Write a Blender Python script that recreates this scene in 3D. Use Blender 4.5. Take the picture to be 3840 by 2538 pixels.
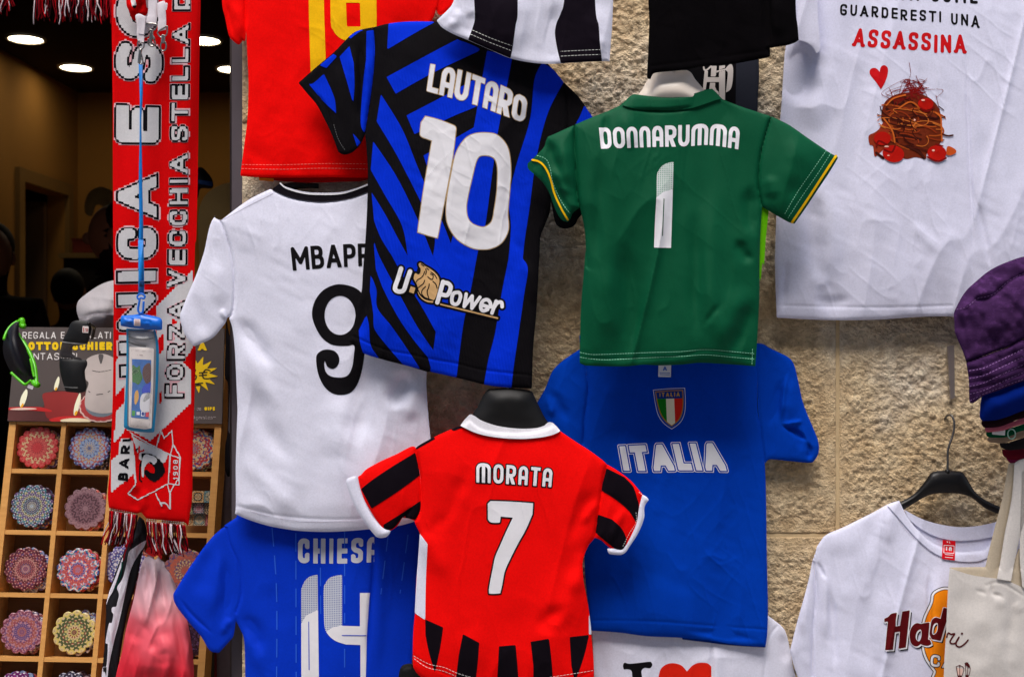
import bpy, math, random
import numpy as np

# ---------------------------------------------------------------- camera, sky, sun, exposure
for o in list(bpy.data.objects): bpy.data.objects.remove(o)
SC = bpy.context.scene
COL = SC.collection
FPX, DIST, ZC = 4500.0, 2.0, 1.3
cam_d = bpy.data.cameras.new('camera'); cam = bpy.data.objects.new('camera', cam_d); COL.objects.link(cam)
cam.location = (0, -DIST, ZC); cam.rotation_euler = (math.radians(90), 0, 0)
cam_d.sensor_width = 36; cam_d.lens = FPX/3840*36; cam_d.clip_end = 500; cam_d.clip_start = .05
cam_d.dof.use_dof = True; cam_d.dof.focus_distance = DIST-.06; cam_d.dof.aperture_fstop = 9
SC.camera = cam
SUN_EL, SUN_AZ = 62, 14          # elevation, and degrees to the left of the wall's normal
wd = bpy.data.worlds.new('World'); SC.world = wd; wd.use_nodes = True
nt = wd.node_tree; bg = nt.nodes['Background']; bg.inputs[1].default_value = .15
sky = nt.nodes.new('ShaderNodeTexSky'); sky.sky_type = 'NISHITA'; sky.sun_disc = False
sky.sun_elevation = math.radians(SUN_EL); sky.sun_rotation = math.radians(180+SUN_AZ)
sky.air_density = 1.0; sky.dust_density = 3.5; sky.ozone_density = 1.0
nt.links.new(sky.outputs[0], bg.inputs[0])
sl = bpy.data.lights.new('sun', 'SUN'); sl.energy = 2.25; sl.angle = math.radians(30); sl.color = (1, .965, .93)
so = bpy.data.objects.new('sun', sl); COL.objects.link(so)
so.rotation_euler = (math.radians(90-SUN_EL), 0, math.radians(-SUN_AZ)); so.location = (-2, -4, 6)
vs = SC.view_settings; vs.view_transform = 'Standard'; vs.look = 'None'; vs.gamma = 1; vs.use_curve_mapping = False
vs.exposure = 0.54

# ---------------------------------------------------------------- pixels of the photograph -> places
def W(px, py, y):
    d = DIST+y
    return ((px-1920)/FPX*d, y, ZC-(py-1269)/FPX*d)
K = 1000/1568
CROP = dict(A=(0,0,K), B=(0,900,K), C=(0,1538,K), D=(800,0,K), E=(800,900,K), F=(800,1538,K), G=(1500,0,K),
            H=(1500,900,K), I=(1500,1538,K), J=(2200,0,K), K=(2200,900,K), L=(2200,1538,K), M=(2840,0,K),
            N=(2840,900,K), O=(2840,1538,K), X=(0,0,1.0), P=(1440,960,1/4.944), Q=(3180,2160,1/4.148),
            R=(3500,2100,1/3.58), S=(2580,200,1/6.03), T=(0,1180,1/3.733), U=(420,1120,1/2.8),
            V=(400,0,1/3.919), Y=(360,1880,1/2.383), Z=(3540,940,1/1.96))
def pts(s):
    out = []; c = CROP['X']; cor = []
    for tk in s.split():
        if tk.isalpha(): c = CROP[tk]; continue
        k = tk.endswith('!'); a, b = tk.rstrip('!').split(',')
        out.append((c[0]+float(a)*c[2], c[1]+float(b)*c[2])); cor.append(k)
    return np.array(out), cor
def smooth(P, cor, closed, n=6):
    N = len(P); out = []
    rng = range(N) if closed else range(N-1)
    for i in rng:
        p1, p2 = P[i], P[(i+1) % N]
        p0 = P[i-1] if (closed or i > 0) and not cor[i] else p1
        p3 = P[(i+2) % N] if (closed or i+2 < N) and not cor[(i+1) % N] else p2
        for k in range(n):
            t = k/n
            out.append(.5*((2*p1)+(-p0+p2)*t+(2*p0-5*p1+4*p2-p3)*t*t+(-p0+3*p1-3*p2+p3)*t**3))
    if not closed: out.append(P[-1])
    return np.array(out)
def path(s, sm=True, closed=False):
    P, c = pts(s)
    return smooth(P, c, closed) if sm else P

# ---------------------------------------------------------------- signed distance shapes (negative inside)
class S:
    def __init__(s, f, bb): s.f = f; s.bb = bb
    def __or__(a, b): return S(lambda x, y: np.minimum(a.f(x, y), b.f(x, y)),
                               (min(a.bb[0], b.bb[0]), min(a.bb[1], b.bb[1]), max(a.bb[2], b.bb[2]), max(a.bb[3], b.bb[3])))
    def __and__(a, b): return S(lambda x, y: np.maximum(a.f(x, y), b.f(x, y)),
                               (max(a.bb[0], b.bb[0]), max(a.bb[1], b.bb[1]), min(a.bb[2], b.bb[2]), min(a.bb[3], b.bb[3])))
    def __sub__(a, b): return S(lambda x, y: np.maximum(a.f(x, y), -b.f(x, y)), a.bb)
    def grow(a, r): return S(lambda x, y: a.f(x, y)-r, (a.bb[0]-r, a.bb[1]-r, a.bb[2]+r, a.bb[3]+r))
    def quant(a, q): return S(lambda x, y: a.f(np.round(x/q)*q, np.round(y/q)*q), a.bb)
    def shift(a, dx, dy): return S(lambda x, y: a.f(x-dx, y-dy), (a.bb[0]+dx, a.bb[1]+dy, a.bb[2]+dx, a.bb[3]+dy))
def segd(x, y, a, b):
    dx, dy = b[0]-a[0], b[1]-a[1]; L = dx*dx+dy*dy+1e-9
    t = np.clip(((x-a[0])*dx+(y-a[1])*dy)/L, 0, 1)
    return (x-a[0]-t*dx)**2+(y-a[1]-t*dy)**2
def polyf(P):
    def f(x, y):
        d = np.full(x.shape, 1e12); ins = np.zeros(x.shape, bool); n = len(P)
        for i in range(n):
            a, b = P[i], P[(i+1) % n]
            d = np.minimum(d, segd(x, y, a, b))
            if a[1] != b[1]:
                ins ^= ((a[1] > y) != (b[1] > y)) & (x < (b[0]-a[0])*(y-a[1])/(b[1]-a[1])+a[0])
        d = np.sqrt(d); return np.where(ins, -d, d)
    return f
def polyS(P): P = np.asarray(P, float); return S(polyf(P), (P[:, 0].min(), P[:, 1].min(), P[:, 0].max(), P[:, 1].max()))
def poly(s, sm=True): return polyS(path(s, sm, True))
def many(s, sm=False):
    r = None
    for q in s.split('|'):
        p = poly(q, sm); r = p if r is None else r | p
    return r
def strokeS(lines, r):
    A = np.concatenate([np.asarray(l, float) for l in lines])
    def f(x, y):
        d = np.full(x.shape, 1e12)
        for l in lines:
            for i in range(len(l)-1): d = np.minimum(d, segd(x, y, l[i], l[i+1]))
        return np.sqrt(d)-r
    return S(f, (A[:, 0].min()-r, A[:, 1].min()-r, A[:, 0].max()+r, A[:, 1].max()+r))
def lines(s, r, sm=True): return strokeS([path(q, sm) for q in s.split('|')], r)
def ell(c, rx, ry, rot=0):
    a = np.linspace(0, 2*math.pi, 40)[:-1]; ca, sa = math.cos(rot), math.sin(rot)
    x = rx*np.cos(a); y = ry*np.sin(a)
    return polyS(np.stack([c[0]+x*ca-y*sa, c[1]+x*sa+y*ca], 1))

# ---------------------------------------------------------------- stroke lettering
FONT = {
 'A': '.72|-.1,-.3 .5,1.05 1.1,-.3:0|.18,.28 .82,.28', 'a': '.6|0,-.5 0,1 1,1 1,-.5:.34|0,.36 1,.36',
 'B': '.6|0,1 .9,1 .9,.53 0,.53:.2|0,.53 1,.53 1,0 0,0:.22|0,-.5 0,1.5', 'C': '.58|1,.72 1,1 0,1 0,0 1,0 1,.28:.3',
 'D': '.62|0,0 0,1 1,1 1,0 0,0:.3|0,-.5 0,1.5', 'E': '.52|1.5,1 0,1 0,0 1.5,0|0,.5 1.2,.5',
 'F': '.5|0,-.5 0,1 1.5,1|0,.47 1.2,.47', 'G': '.64|1,.76 1,1 0,1 0,0 1,0 1,.44 .5,.44:.3',
 'H': '.62|0,-.5 0,1.5|1,-.5 1,1.5|0,.5 1,.5', 'I': '0|0,-.5 0,1.5', 'L': '.5|0,1.5 0,0 1.5,0',
 'M': '.82|0,-.5 0,1 .5,.3 1,1 1,-.5', 'm': '.92|0,-.5 0,1 1,1 1,-.5:.3|.5,1 .5,-.5', 'N': '.66|0,-.5 0,1 1,0 1,1.5',
 'n': '.6|0,-.5 0,1 1,1 1,-.5:.34', 'O': '.64|0,0 0,1 1,1 1,0 0,0:.32', 'P': '.58|0,-.5 0,1.5|0,1 1,1 1,.44 0,.44:.26',
 'R': '.62|0,-.5 0,1.5|0,1 1,1 1,.44 0,.44:.26|.45,.44 1.05,-.3', 'S': '.6|1,.80 1,1 0,1 0,.54 1,.46 1,0 0,0 0,.20:.26',
 'T': '.6|-.5,1 1.5,1|.5,1 .5,-.5', 'U': '.62|0,1.5 0,0 1,0 1,1.5:.34', 'V': '.64|-.05,1.2 .5,-.05 1.05,1.2',
 'Z': '.56|-.5,1 1,1 0,0 1.5,0', 'o': '.56|0,0 0,.68 1,.68 1,0 0,0:.26', 'w': '.84|0,.9 .2,-.02 .5,.68 .8,-.02 1,.9',
 'e': '.56|0,.34 1,.34 1,.68 0,.68 0,0 1,0 1,.12:.24', 'r': '.4|0,-.5 0,.9|0,.5 .3,.68 1,.68 1,.5:.2', 'c': '.5|1,.5 1,.68 0,.68 0,0 1,0 1,.18:.24',
 'i': '0|0,-.5 0,.7|0,1 0,1.02', 'l': '0|0,-.5 0,1.5', 'g': '.54|1,.1 1,0 0,0 0,.66 1,.66 1,-.35 0,-.35:.2', 'q': '.54|0,0 0,.66 1,.66 1,-.5|0,0 1,0',
 '@': '.7|.7,.3 .7,.6 .35,.6 .35,.25 .8,.25 1,.4 1,.8 0,.8 0,0 .9,0:.2', 'd': '.54|1,1.5 1,0 0,0 0,.66 1,.66:.2', 'u': '.54|0,.66 0,0 1,0 1,.66|1,0 1,-.1', 'x': '.62|1,.76 1,1 0,1 0,0 1,0 1,.6:.3|.5,.4 1,.4 1,0',
 'ä': '.54|1,-.1 1,.66 0,.66 0,0 1,0:.2', 'µ': '.85|0,-.5 0,.66 1,.66 1,-.5:.15|.5,.66 .5,-.5', '.': '0|0,0 0,.02', ':': '0|0,0 0,.02|0,.5 0,.52', ' ': '.3', '1': '.3|1,-.5 1,1 0,.8', '9': '.56|1,.5 0,.5 0,1 1,1 1,0 0,0:.2', '0': '.56|0,0 0,1 1,1 1,0 0,0:.28', '8': '.56|0,0 0,1 1,1 1,0 0,0:.2|0,.5 1,.5'}
def fillet(P, r, closed):
    P = [np.array(p, float) for p in P]
    if r <= 0: return P
    out = []; n = len(P)
    if closed: P = P[:-1]; n = len(P)
    for i in range(n):
        if not closed and i in (0, n-1): out.append(P[i]); continue
        p, a, b = P[i], P[i-1], P[(i+1) % n]
        la, lb = np.linalg.norm(a-p), np.linalg.norm(b-p); ra, rb = min(r, la*.5), min(r, lb*.5)
        s, e = p+(a-p)/la*ra, p+(b-p)/lb*rb
        for k in range(6):
            t = k/5; out.append((1-t)**2*s+2*t*(1-t)*p+t*t*e)
    if closed: out.append(out[0])
    return out
def along(P, u):
    P = np.asarray(P, float); s = np.r_[0, np.cumsum(np.hypot(*np.diff(P, axis=0).T))]; s /= s[-1]
    return np.stack([np.interp(u, s, P[:, 0]), np.interp(u, s, P[:, 1])], -1)
def text(st, top, bot, t=.2, gap=.12, flat=True, tpx=None, wob=0, wscale=1.0):
    T, Bt = path(top, True), path(bot, True); i = t/2
    ws = []
    for ch in st: ws.append(max(float(FONT[ch].split('|')[0])*wscale, t) if ch != ' ' else .3)
    tot = sum(ws)+gap*(len(st)-1); x = 0; res = None; rnd = random.Random(5)
    hpx = np.linalg.norm(along(T, .5)-along(Bt, .5)); rad = (tpx/2) if tpx else i*hpx
    def mp(gx, v):
        u = gx/tot; ex = (u-np.clip(u, 0, 1))*tot*hpx; u = np.clip(u, 0, 1)
        a, b = along(Bt, u), along(T, u); d = along(Bt, 1.0)-along(Bt, 0.0); d = d/np.linalg.norm(d)
        return a+(b-a)*v+d*ex
    for ch, w in zip(st, ws):
        if ch != ' ':
            ls = []; dy = rnd.uniform(-wob, wob)
            for q in FONT[ch].split('|')[1:]:
                pp, *rr = q.split(':'); r = float(rr[0]) if rr else 0
                P = [tuple(map(float, z.split(','))) for z in pp.split()]
                P = [(x+i+px*(w-2*i), i+py*(1-2*i)+dy) for px, py in P]
                P = fillet(P, r, P[0] == P[-1])
                Q = []
                for k in range(len(P)-1):
                    m = max(1, int(np.linalg.norm(np.array(P[k+1])-np.array(P[k]))*5))
                    Q += [np.array(P[k])+(np.array(P[k+1])-np.array(P[k]))*j/m for j in range(m)]
                Q.append(np.array(P[-1]))
                if not flat: Q = [np.array((np.clip(q[0], x+i*.4, x+w-i*.4), np.clip(q[1], i*.9+dy, 1-i*.9+dy) if ch not in 'g@' else q[1])) for q in Q]
                ls.append([mp(q[0], q[1]) for q in Q])
            g = strokeS(ls, rad)
            if flat:
                lo = -.6 if ch == 'g' else 0
                box = [mp(x+w*k/4, lo) for k in range(5)]+[mp(x+w*(4-k)/4, 1) for k in range(5)]
                g = g & polyS(box)
            res = g if res is None else res | g
        x += w+gap
    return res

# ---------------------------------------------------------------- materials
def lin(c):
    return tuple(((v/255)/12.92 if v/255 <= .04045 else ((v/255+.055)/1.055)**2.4) for v in c)
class Nd:
    """small wrapper so that node maths can be written as expressions"""
    def __init__(s, m): s.nt = m.node_tree
    def new(s, t): return s.nt.nodes.new(t)
    def put(s, sock, v):
        if hasattr(v, 'is_output'): s.nt.links.new(v, sock)
        else: sock.default_value = v
    def m(s, op, a, b=0.0, c=0.0):
        n = s.new('ShaderNodeMath'); n.operation = op
        s.put(n.inputs[0], a); s.put(n.inputs[1], b); s.put(n.inputs[2], c); return n.outputs[0]
    def coord(s, sc=(1, 1, 1), loc=(0, 0, 0)):
        t = s.new('ShaderNodeTexCoord'); mp = s.new('ShaderNodeMapping'); mp.inputs['Scale'].default_value = sc
        mp.inputs['Location'].default_value = loc
        s.nt.links.new(t.outputs['Object'], mp.inputs[0]); return mp.outputs[0]
    def noise(s, v, sc, det=3, rough=.5):
        n = s.new('ShaderNodeTexNoise'); s.nt.links.new(v, n.inputs['Vector']); n.inputs['Scale'].default_value = sc
        n.inputs['Detail'].default_value = det; n.inputs['Roughness'].default_value = rough; return n.outputs[0]
    def ramp(s, v, stops, interp='LINEAR'):
        n = s.new('ShaderNodeValToRGB'); s.put(n.inputs[0], v); cr = n.color_ramp; cr.interpolation = interp
        while len(cr.elements) > 1: cr.elements.remove(cr.elements[-1])
        cr.elements[0].position = stops[0][0]; cr.elements[0].color = (*stops[0][1], 1)
        for p, c in stops[1:]: e = cr.elements.new(p); e.color = (*c, 1)
        return n.outputs[0]
    def mix(s, f, a, b, mode='MIX'):
        n = s.new('ShaderNodeMix'); n.data_type = 'RGBA'; n.blend_type = mode; s.put(n.inputs[0], f)
        s.put(n.inputs[6], a if hasattr(a, 'is_output') else (*a, 1)); s.put(n.inputs[7], b if hasattr(b, 'is_output') else (*b, 1)); return n.outputs[2]
    def bump(s, h, st, dist):
        n = s.new('ShaderNodeBump'); n.inputs['Strength'].default_value = st; n.inputs['Distance'].default_value = dist
        s.put(n.inputs['Height'], h); return n.outputs[0]
def base(name, rough=.8, spec=.3):
    m = bpy.data.materials.new(name); m.use_nodes = True; p = m.node_tree.nodes['Principled BSDF']
    p.inputs['Roughness'].default_value = rough; p.inputs['Specular IOR Level'].default_value = spec
    return m, p, Nd(m)
_c = {}
def cloth(c, kind='jersey', var=.10, rough=.88, spec=.05, sheen=.0, raw=False):
    """woven or knitted fabric: colour, slight mottling, a weave in fine relief"""
    key = (tuple(c), kind, rough)
    if key in _c: return _c[key]
    m, p, n = base('fabric', rough, spec); L = lin(c)
    v = n.coord(); big = n.noise(v, 9, 2); fine = n.noise(v, 330, 3, .75)
    s = n.m('ADD', n.m('MULTIPLY', n.m('SUBTRACT', big, .5), var*.4), n.m('MULTIPLY', n.m('SUBTRACT', fine, .5), var*3.4))
    if kind == 'faded':
        q = n.noise(n.coord((1, 1, 1.6)), 70, 4, .65); s = n.m('ADD', s, n.m('MULTIPLY', n.m('MAXIMUM', n.m('SUBTRACT', q, .5), 0), 5.0))
    f = n.m('ADD', s, 1)
    vm = n.new('ShaderNodeVectorMath'); vm.operation = 'SCALE'; vm.inputs[0].default_value = L; n.put(vm.inputs['Scale'], f)
    n.nt.links.new(vm.outputs[0], p.inputs['Base Color'])
    sx = n.new('ShaderNodeSeparateXYZ'); n.nt.links.new(v, sx.inputs[0]); X, Z = sx.outputs[0], sx.outputs[2]
    if kind == 'rib':
        w = n.m('SINE', n.m('MULTIPLY', n.m('ADD', X, n.m('MULTIPLY', Z, .16)), 1300)); st, ds = .35, .0006
    elif kind == 'knit':
        w = n.m('MULTIPLY', n.m('SINE', n.m('MULTIPLY', X, 1800)), n.m('SINE', n.m('MULTIPLY', Z, 1800))); st, ds = .5, .0006
    elif kind == 'mesh':
        w = n.m('MULTIPLY', n.m('SINE', n.m('MULTIPLY', n.m('ADD', X, Z), 1900)), n.m('SINE', n.m('MULTIPLY', n.m('SUBTRACT', X, Z), 1900))); st, ds = .35, .0004
    elif kind == 'cotton':
        w = n.noise(v, 1400, 3, .7); st, ds = .25, .0004
    else:
        w = n.m('MULTIPLY', n.m('SINE', n.m('MULTIPLY', X, 2400)), n.m('SINE', n.m('MULTIPLY', Z, 2400))); st, ds = .2, .0003
    wr = n.noise(n.coord((1, 1, .5)), 34, 4, .55)
    r_ = n.noise(n.coord((1, 1, .34)), 26, 2, .4); rg = n.m('POWER', n.m('SUBTRACT', 1.0, n.m('ABSOLUTE', n.m('SUBTRACT', n.m('MULTIPLY', r_, 2), 1))), 14)
    wr = n.m('ADD', wr, n.m('MULTIPLY', rg, .5 if kind == 'cotton' else .2))
    h = n.m('ADD', n.m('MULTIPLY', w, .12), n.m('MULTIPLY', wr, 1.2 if kind == 'cotton' else .4))
    n.nt.links.new(n.bump(h, st, ds*3), p.inputs['Normal'])
    p.inputs['Sheen Weight'].default_value = sheen
    _c[key] = m; return m
def plain(c, rough=.5, spec=.4, metal=0.0, var=.05, name='paint', emit=0.0, sc=40, bump=.0):
    key = (tuple(c), rough, metal, name, emit)
    if key in _c: return _c[key]
    m, p, n = base(name, rough, spec); L = lin(c); p.inputs['Metallic'].default_value = metal
    f = n.noise(n.coord(), sc, 4)
    col = n.mix(f, tuple(v*(1-var*2) for v in L), tuple(min(1, v*(1+var*2)) for v in L))
    n.nt.links.new(col, p.inputs['Base Color'])
    if bump: n.nt.links.new(n.bump(f, bump, .001), p.inputs['Normal'])
    if emit:
        p.inputs['Emission Color'].default_value = (*L, 1); p.inputs['Emission Strength'].default_value = emit
    _c[key] = m; return m
def halftone(a, b):
    m, p, n = base('halftone_print', .7, .2)
    sx = n.new('ShaderNodeSeparateXYZ'); n.nt.links.new(n.coord(), sx.inputs[0]); X, Z = sx.outputs[0], sx.outputs[2]
    k = 1050
    w = n.m('MULTIPLY', n.m('SINE', n.m('MULTIPLY', n.m('ADD', X, Z), k)), n.m('SINE', n.m('MULTIPLY', n.m('SUBTRACT', X, Z), k)))
    n.nt.links.new(n.mix(n.m('GREATER_THAN', w, .42), lin(a), lin(b)), p.inputs['Base Color']); return m
def glass(c, rough=.05, alpha=.35, name='clear_plastic'):
    m, p, n = base(name, rough, .5); p.inputs['Base Color'].default_value = (*lin(c), 1)
    p.inputs['Alpha'].default_value = alpha
    n.put(p.inputs['Roughness'], n.m('ADD', n.m('MULTIPLY', n.noise(n.coord(), 60), .1), rough)); return m

# ---------------------------------------------------------------- meshes
def mk(name, V, T, mat, parent=None, smooth=True, n4=None):
    """V (n,3) world points, T triangles (m,3) or list of polygons"""
    me = bpy.data.meshes.new(name)
    V = np.asarray(V, np.float32)
    L = np.array(parent.location if parent else (0, 0, 0), np.float32)
    if isinstance(T, np.ndarray):
        k = T.shape[1]; me.vertices.add(len(V)); me.vertices.foreach_set('co', (V-L).ravel())
        me.loops.add(T.size); me.loops.foreach_set('vertex_index', T.astype(np.int32).ravel())
        me.polygons.add(len(T)); me.polygons.foreach_set('loop_start', np.arange(0, T.size, k, dtype=np.int32))
        try: me.polygons.foreach_set('loop_total', np.full(len(T), k, np.int32))
        except Exception: pass
        me.update(calc_edges=True)
    else:
        me.from_pydata([tuple(v) for v in (V-L)], [], T); me.update()
    me.validate()
    me.polygons.foreach_set('use_smooth', np.full(len(me.polygons), smooth, bool))
    me.materials.append(mat)
    o = bpy.data.objects.new(name, me); COL.objects.link(o)
    if parent: o.parent = parent
    return o
def thing(name, label, cat, loc, group=None):
    o = bpy.data.objects.new(name, None); o.empty_display_size = .02; COL.objects.link(o)
    o.location = loc; o['label'] = label; o['category'] = cat
    if group: o['group'] = group
    return o
def tag(o, label=None, cat=None, group=None, kind=None):
    for k, v in (('label', label), ('category', cat), ('group', group), ('kind', kind)):
        if v: o[k] = v
    return o
def recentre(o):
    """put the origin of a one-mesh thing at its middle"""
    me = o.data; n = len(me.vertices); c = np.empty(n*3, np.float32); me.vertices.foreach_get('co', c); c = c.reshape(-1, 3)
    m = (c.max(0)+c.min(0))/2; me.vertices.foreach_set('co', (c-m).ravel()); me.update(); o.location = tuple(float(v) for v in m); return o
def march(sdf, step, bb=None):
    """triangles of the region where sdf < 0 on a lattice whose lines are multiples of step; returns px points, lattice edges, weights"""
    bb = bb or sdf.bb
    x0, y0 = math.floor(bb[0]/step)-1, math.floor(bb[1]/step)-1
    nx, ny = math.ceil(bb[2]/step)+2-x0, math.ceil(bb[3]/step)+2-y0
    gx = (np.arange(nx)+x0)*step; gy = (np.arange(ny)+y0)*step
    X, Y = np.meshgrid(gx, gy); s = sdf.f(X, Y).ravel(); s = np.where(np.abs(s) < 1e-4, 1e-4, s)
    idx = np.arange(nx*ny).reshape(ny, nx)
    a, b, c, d = idx[:-1, :-1].ravel(), idx[:-1, 1:].ravel(), idx[1:, 1:].ravel(), idx[1:, :-1].ravel()
    T = np.concatenate([np.stack([a, c, b], 1), np.stack([a, d, c], 1)])      # diagonal a-c
    ins = s[T] < 0; cnt = ins.sum(1); tris = []
    M = nx*ny
    def ek(p, q):                    # key of the cut vertex on edge p-q
        lo, hi = np.minimum(p, q), np.maximum(p, q); return M+lo*M+hi
    tris.append(T[cnt == 3])
    t1 = T[cnt == 1]; i1 = ins[cnt == 1].argmax(1); r = np.arange(len(t1))
    p, q, w = t1[r, i1], t1[r, (i1+1) % 3], t1[r, (i1+2) % 3]
    tris.append(np.stack([p, ek(p, q), ek(p, w)], 1))
    t2 = T[cnt == 2]; i2 = (~ins[cnt == 2]).argmax(1); r = np.arange(len(t2))
    p, q, w = t2[r, i2], t2[r, (i2+1) % 3], t2[r, (i2+2) % 3]                 # p outside
    tris.append(np.stack([q, w, ek(p, q)], 1)); tris.append(np.stack([w, ek(p, w), ek(p, q)], 1))
    T = np.concatenate(tris)
    if not len(T): return None
    keys, inv = np.unique(T, return_inverse=True); T = inv.reshape(-1, 3)
    e = keys >= M; k2 = keys-M; lo = np.where(e, k2//M, keys); hi = np.where(e, k2 % M, keys)
    wt = np.where(e, s[lo]/(s[lo]-s[hi]+1e-12), 0.0); wt = np.clip(wt, 0, 1)
    Xf, Yf = X.ravel(), Y.ravel()
    P0 = np.stack([Xf[lo], Yf[lo]], 1); P1 = np.stack([Xf[hi], Yf[hi]], 1)
    return P0, P1, wt, T
def rim(T):
    E = np.concatenate([T[:, [0, 1]], T[:, [1, 2]], T[:, [2, 0]]]); k = np.sort(E, 1)
    u, inv, ct = np.unique(k, axis=0, return_inverse=True, return_counts=True)
    return E[ct[inv.ravel()] == 1]
_rs = {}
def vnoise(x, y, sx, sy, seed):
    if seed not in _rs: _rs[seed] = np.random.RandomState(seed).rand(256, 256)
    R = _rs[seed]; u, v = x/sx+97.3, y/sy+61.7; i, j = np.floor(u).astype(int), np.floor(v).astype(int)
    fu, fv = u-i, v-j; fu = fu**3*(fu*(fu*6-15)+10); fv = fv**3*(fv*(fv*6-15)+10); i &= 255; j &= 255; i1, j1 = (i+1) & 255, (j+1) & 255
    return (R[j, i]*(1-fu)+R[j, i1]*fu)*(1-fv)+(R[j1, i]*(1-fu)+R[j1, i1]*fu)*fv
class Sheet:
    """a hanging thing of cloth: a relief over the picture's lattice, with real thickness, that its parts and prints follow"""
    def __init__(s, name, label, cat, y0, outline, step=5, edge=.003, er=5, bulge=.012, bw=110, fine=.0011, rip=.004, rw=(120, 900), ridge=.0,
                 creases='', grow=None, seed=1, group=None, wr=.0012, root=None, tilt=(0, 0)):
        s.y0, s.step, s.out = y0, step, outline; bb = outline.bb
        s.ix, s.iy = math.floor(bb[0]/step)-3, math.floor(bb[1]/step)-3
        nx, ny = math.ceil(bb[2]/step)+4-s.ix, math.ceil(bb[3]/step)+4-s.iy
        X, Y = np.meshgrid((np.arange(nx)+s.ix)*step, (np.arange(ny)+s.iy)*step)
        d = np.maximum(-outline.f(X, Y), 0)
        if .009 <= bulge <= .017 and bw == 110: bulge *= .55
        else: fine = 0
        Hb = bulge*(1-np.exp(-(d/bw)**1.3)); kr = max(1, int(min(bw*.3, 36)/step))
        for _ in range(3):
            for ax in (0, 1):
                Pd = np.pad(Hb, [(kr+1, kr) if ax == q else (0, 0) for q in (0, 1)], mode='edge'); cs = np.cumsum(Pd, ax)
                Hb = (np.take(cs, range(2*kr+1, cs.shape[ax]), ax)-np.take(cs, range(0, cs.shape[ax]-2*kr-1), ax))/(2*kr+1)
        H = edge*(1-np.exp(-d/er))+Hb+.0008
        g = 1.0
        if grow: g = np.clip((Y-grow[0])/(grow[1]-grow[0]), .15, 1)
        env = 1-np.exp(-(d+8)/30)
        n1 = vnoise(X+.12*Y, Y, rw[0], rw[1], seed)-.5; n2 = vnoise(X-.2*Y, Y, rw[0]*.45, rw[1]*.6, seed+1)-.5
        H += rip*g*env*(2*n1+.8*n2)
        if ridge: H += ridge*g*env*(1-np.abs(2*vnoise(X+.25*Y, Y, rw[0]*.8, rw[1]*.7, seed+2)-1))**3
        H += wr*env*(1.5*(vnoise(X+Y*.15, Y, 64, 90, seed+3)-.5)+.8*(vnoise(X*.9+.43*Y, Y*.9-.43*X, 60, 22, seed+4)-.5)*vnoise(X, Y, 160, 160, seed+5))
        if fine:
            for k, (an, sx_, sy_) in enumerate(((.16, 64, 420), (-.24, 54, 300), (.75, 60, 240), (-.9, 70, 260))):
                ca, sa = math.cos(an), math.sin(an); u_, v_ = X*ca+Y*sa, Y*ca-X*sa
                rg = (1-np.abs(2*vnoise(u_+14*vnoise(X, Y, 90, 90, seed+9), v_, sx_, sy_, seed+20+k)-1))**9
                H += fine*env*rg*np.clip(2.2*vnoise(X, Y, 210, 260, seed+30+k)-.9, 0, 1)*(1 if k < 2 else .45)
        for q in creases.split('|'):
            if not q.strip(): continue
            pp, w, a = q.split(';'); w = float(w); a = float(a)/1000*.85; w *= 1.2 if w > 9 else 1; l = path(pp)
            ln_ = np.hypot(*np.diff(l, axis=0).T).sum(); a *= float(np.clip(ln_/(5.2*w), .12, 1)) if w > 5.5 else 1; dd = np.full(X.shape, 1e12); uu = np.zeros(X.shape); cl = np.r_[0, np.cumsum(np.hypot(*np.diff(l, axis=0).T))]; cl /= cl[-1]
            for i in range(len(l)-1):
                g_ = segd(X, Y, l[i], l[i+1]); dx_, dy_ = l[i+1]-l[i]
                t_ = np.clip(((X-l[i][0])*dx_+(Y-l[i][1])*dy_)/(dx_*dx_+dy_*dy_+1e-9), 0, 1); m_ = g_ < dd
                uu = np.where(m_, cl[i]+(cl[i+1]-cl[i])*t_, uu); dd = np.minimum(dd, g_)
            tp = np.clip(np.minimum(uu, 1-uu)/.36, 0, 1) if w > 5.5 else np.clip(np.minimum(uu, 1-uu)/.02+.5, 0, 1)
            tp = tp*tp*(3-2*tp)
            H += a*1.12*tp*np.exp(-dd/(w*w*(.35+.65*tp)))
        H += tilt[0]*(X-bb[0])/1000+tilt[1]*(Y-bb[1])/1000
        s.H = np.maximum(H, .0004); s.nx, s.ny = nx, ny
        c = W((bb[0]+bb[2])/2, bb[3], y0)
        s.t = root or thing(name, label, cat, c, group)
    def hs(s, x, y):
        u, v = x/s.step-s.ix, y/s.step-s.iy
        u = np.clip(u, 0, s.nx-1.001); v = np.clip(v, 0, s.ny-1.001)
        i, j = np.floor(u+1e-9).astype(int), np.floor(v+1e-9).astype(int); fu, fv = u-i, v-j
        H = s.H; a, b, c, d = H[j, i], H[j, i+1], H[j+1, i+1], H[j+1, i]
        return np.where(fu >= fv, a+(b-a)*fu+(c-b)*fv, a+(d-a)*fv+(c-d)*fu)
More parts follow.
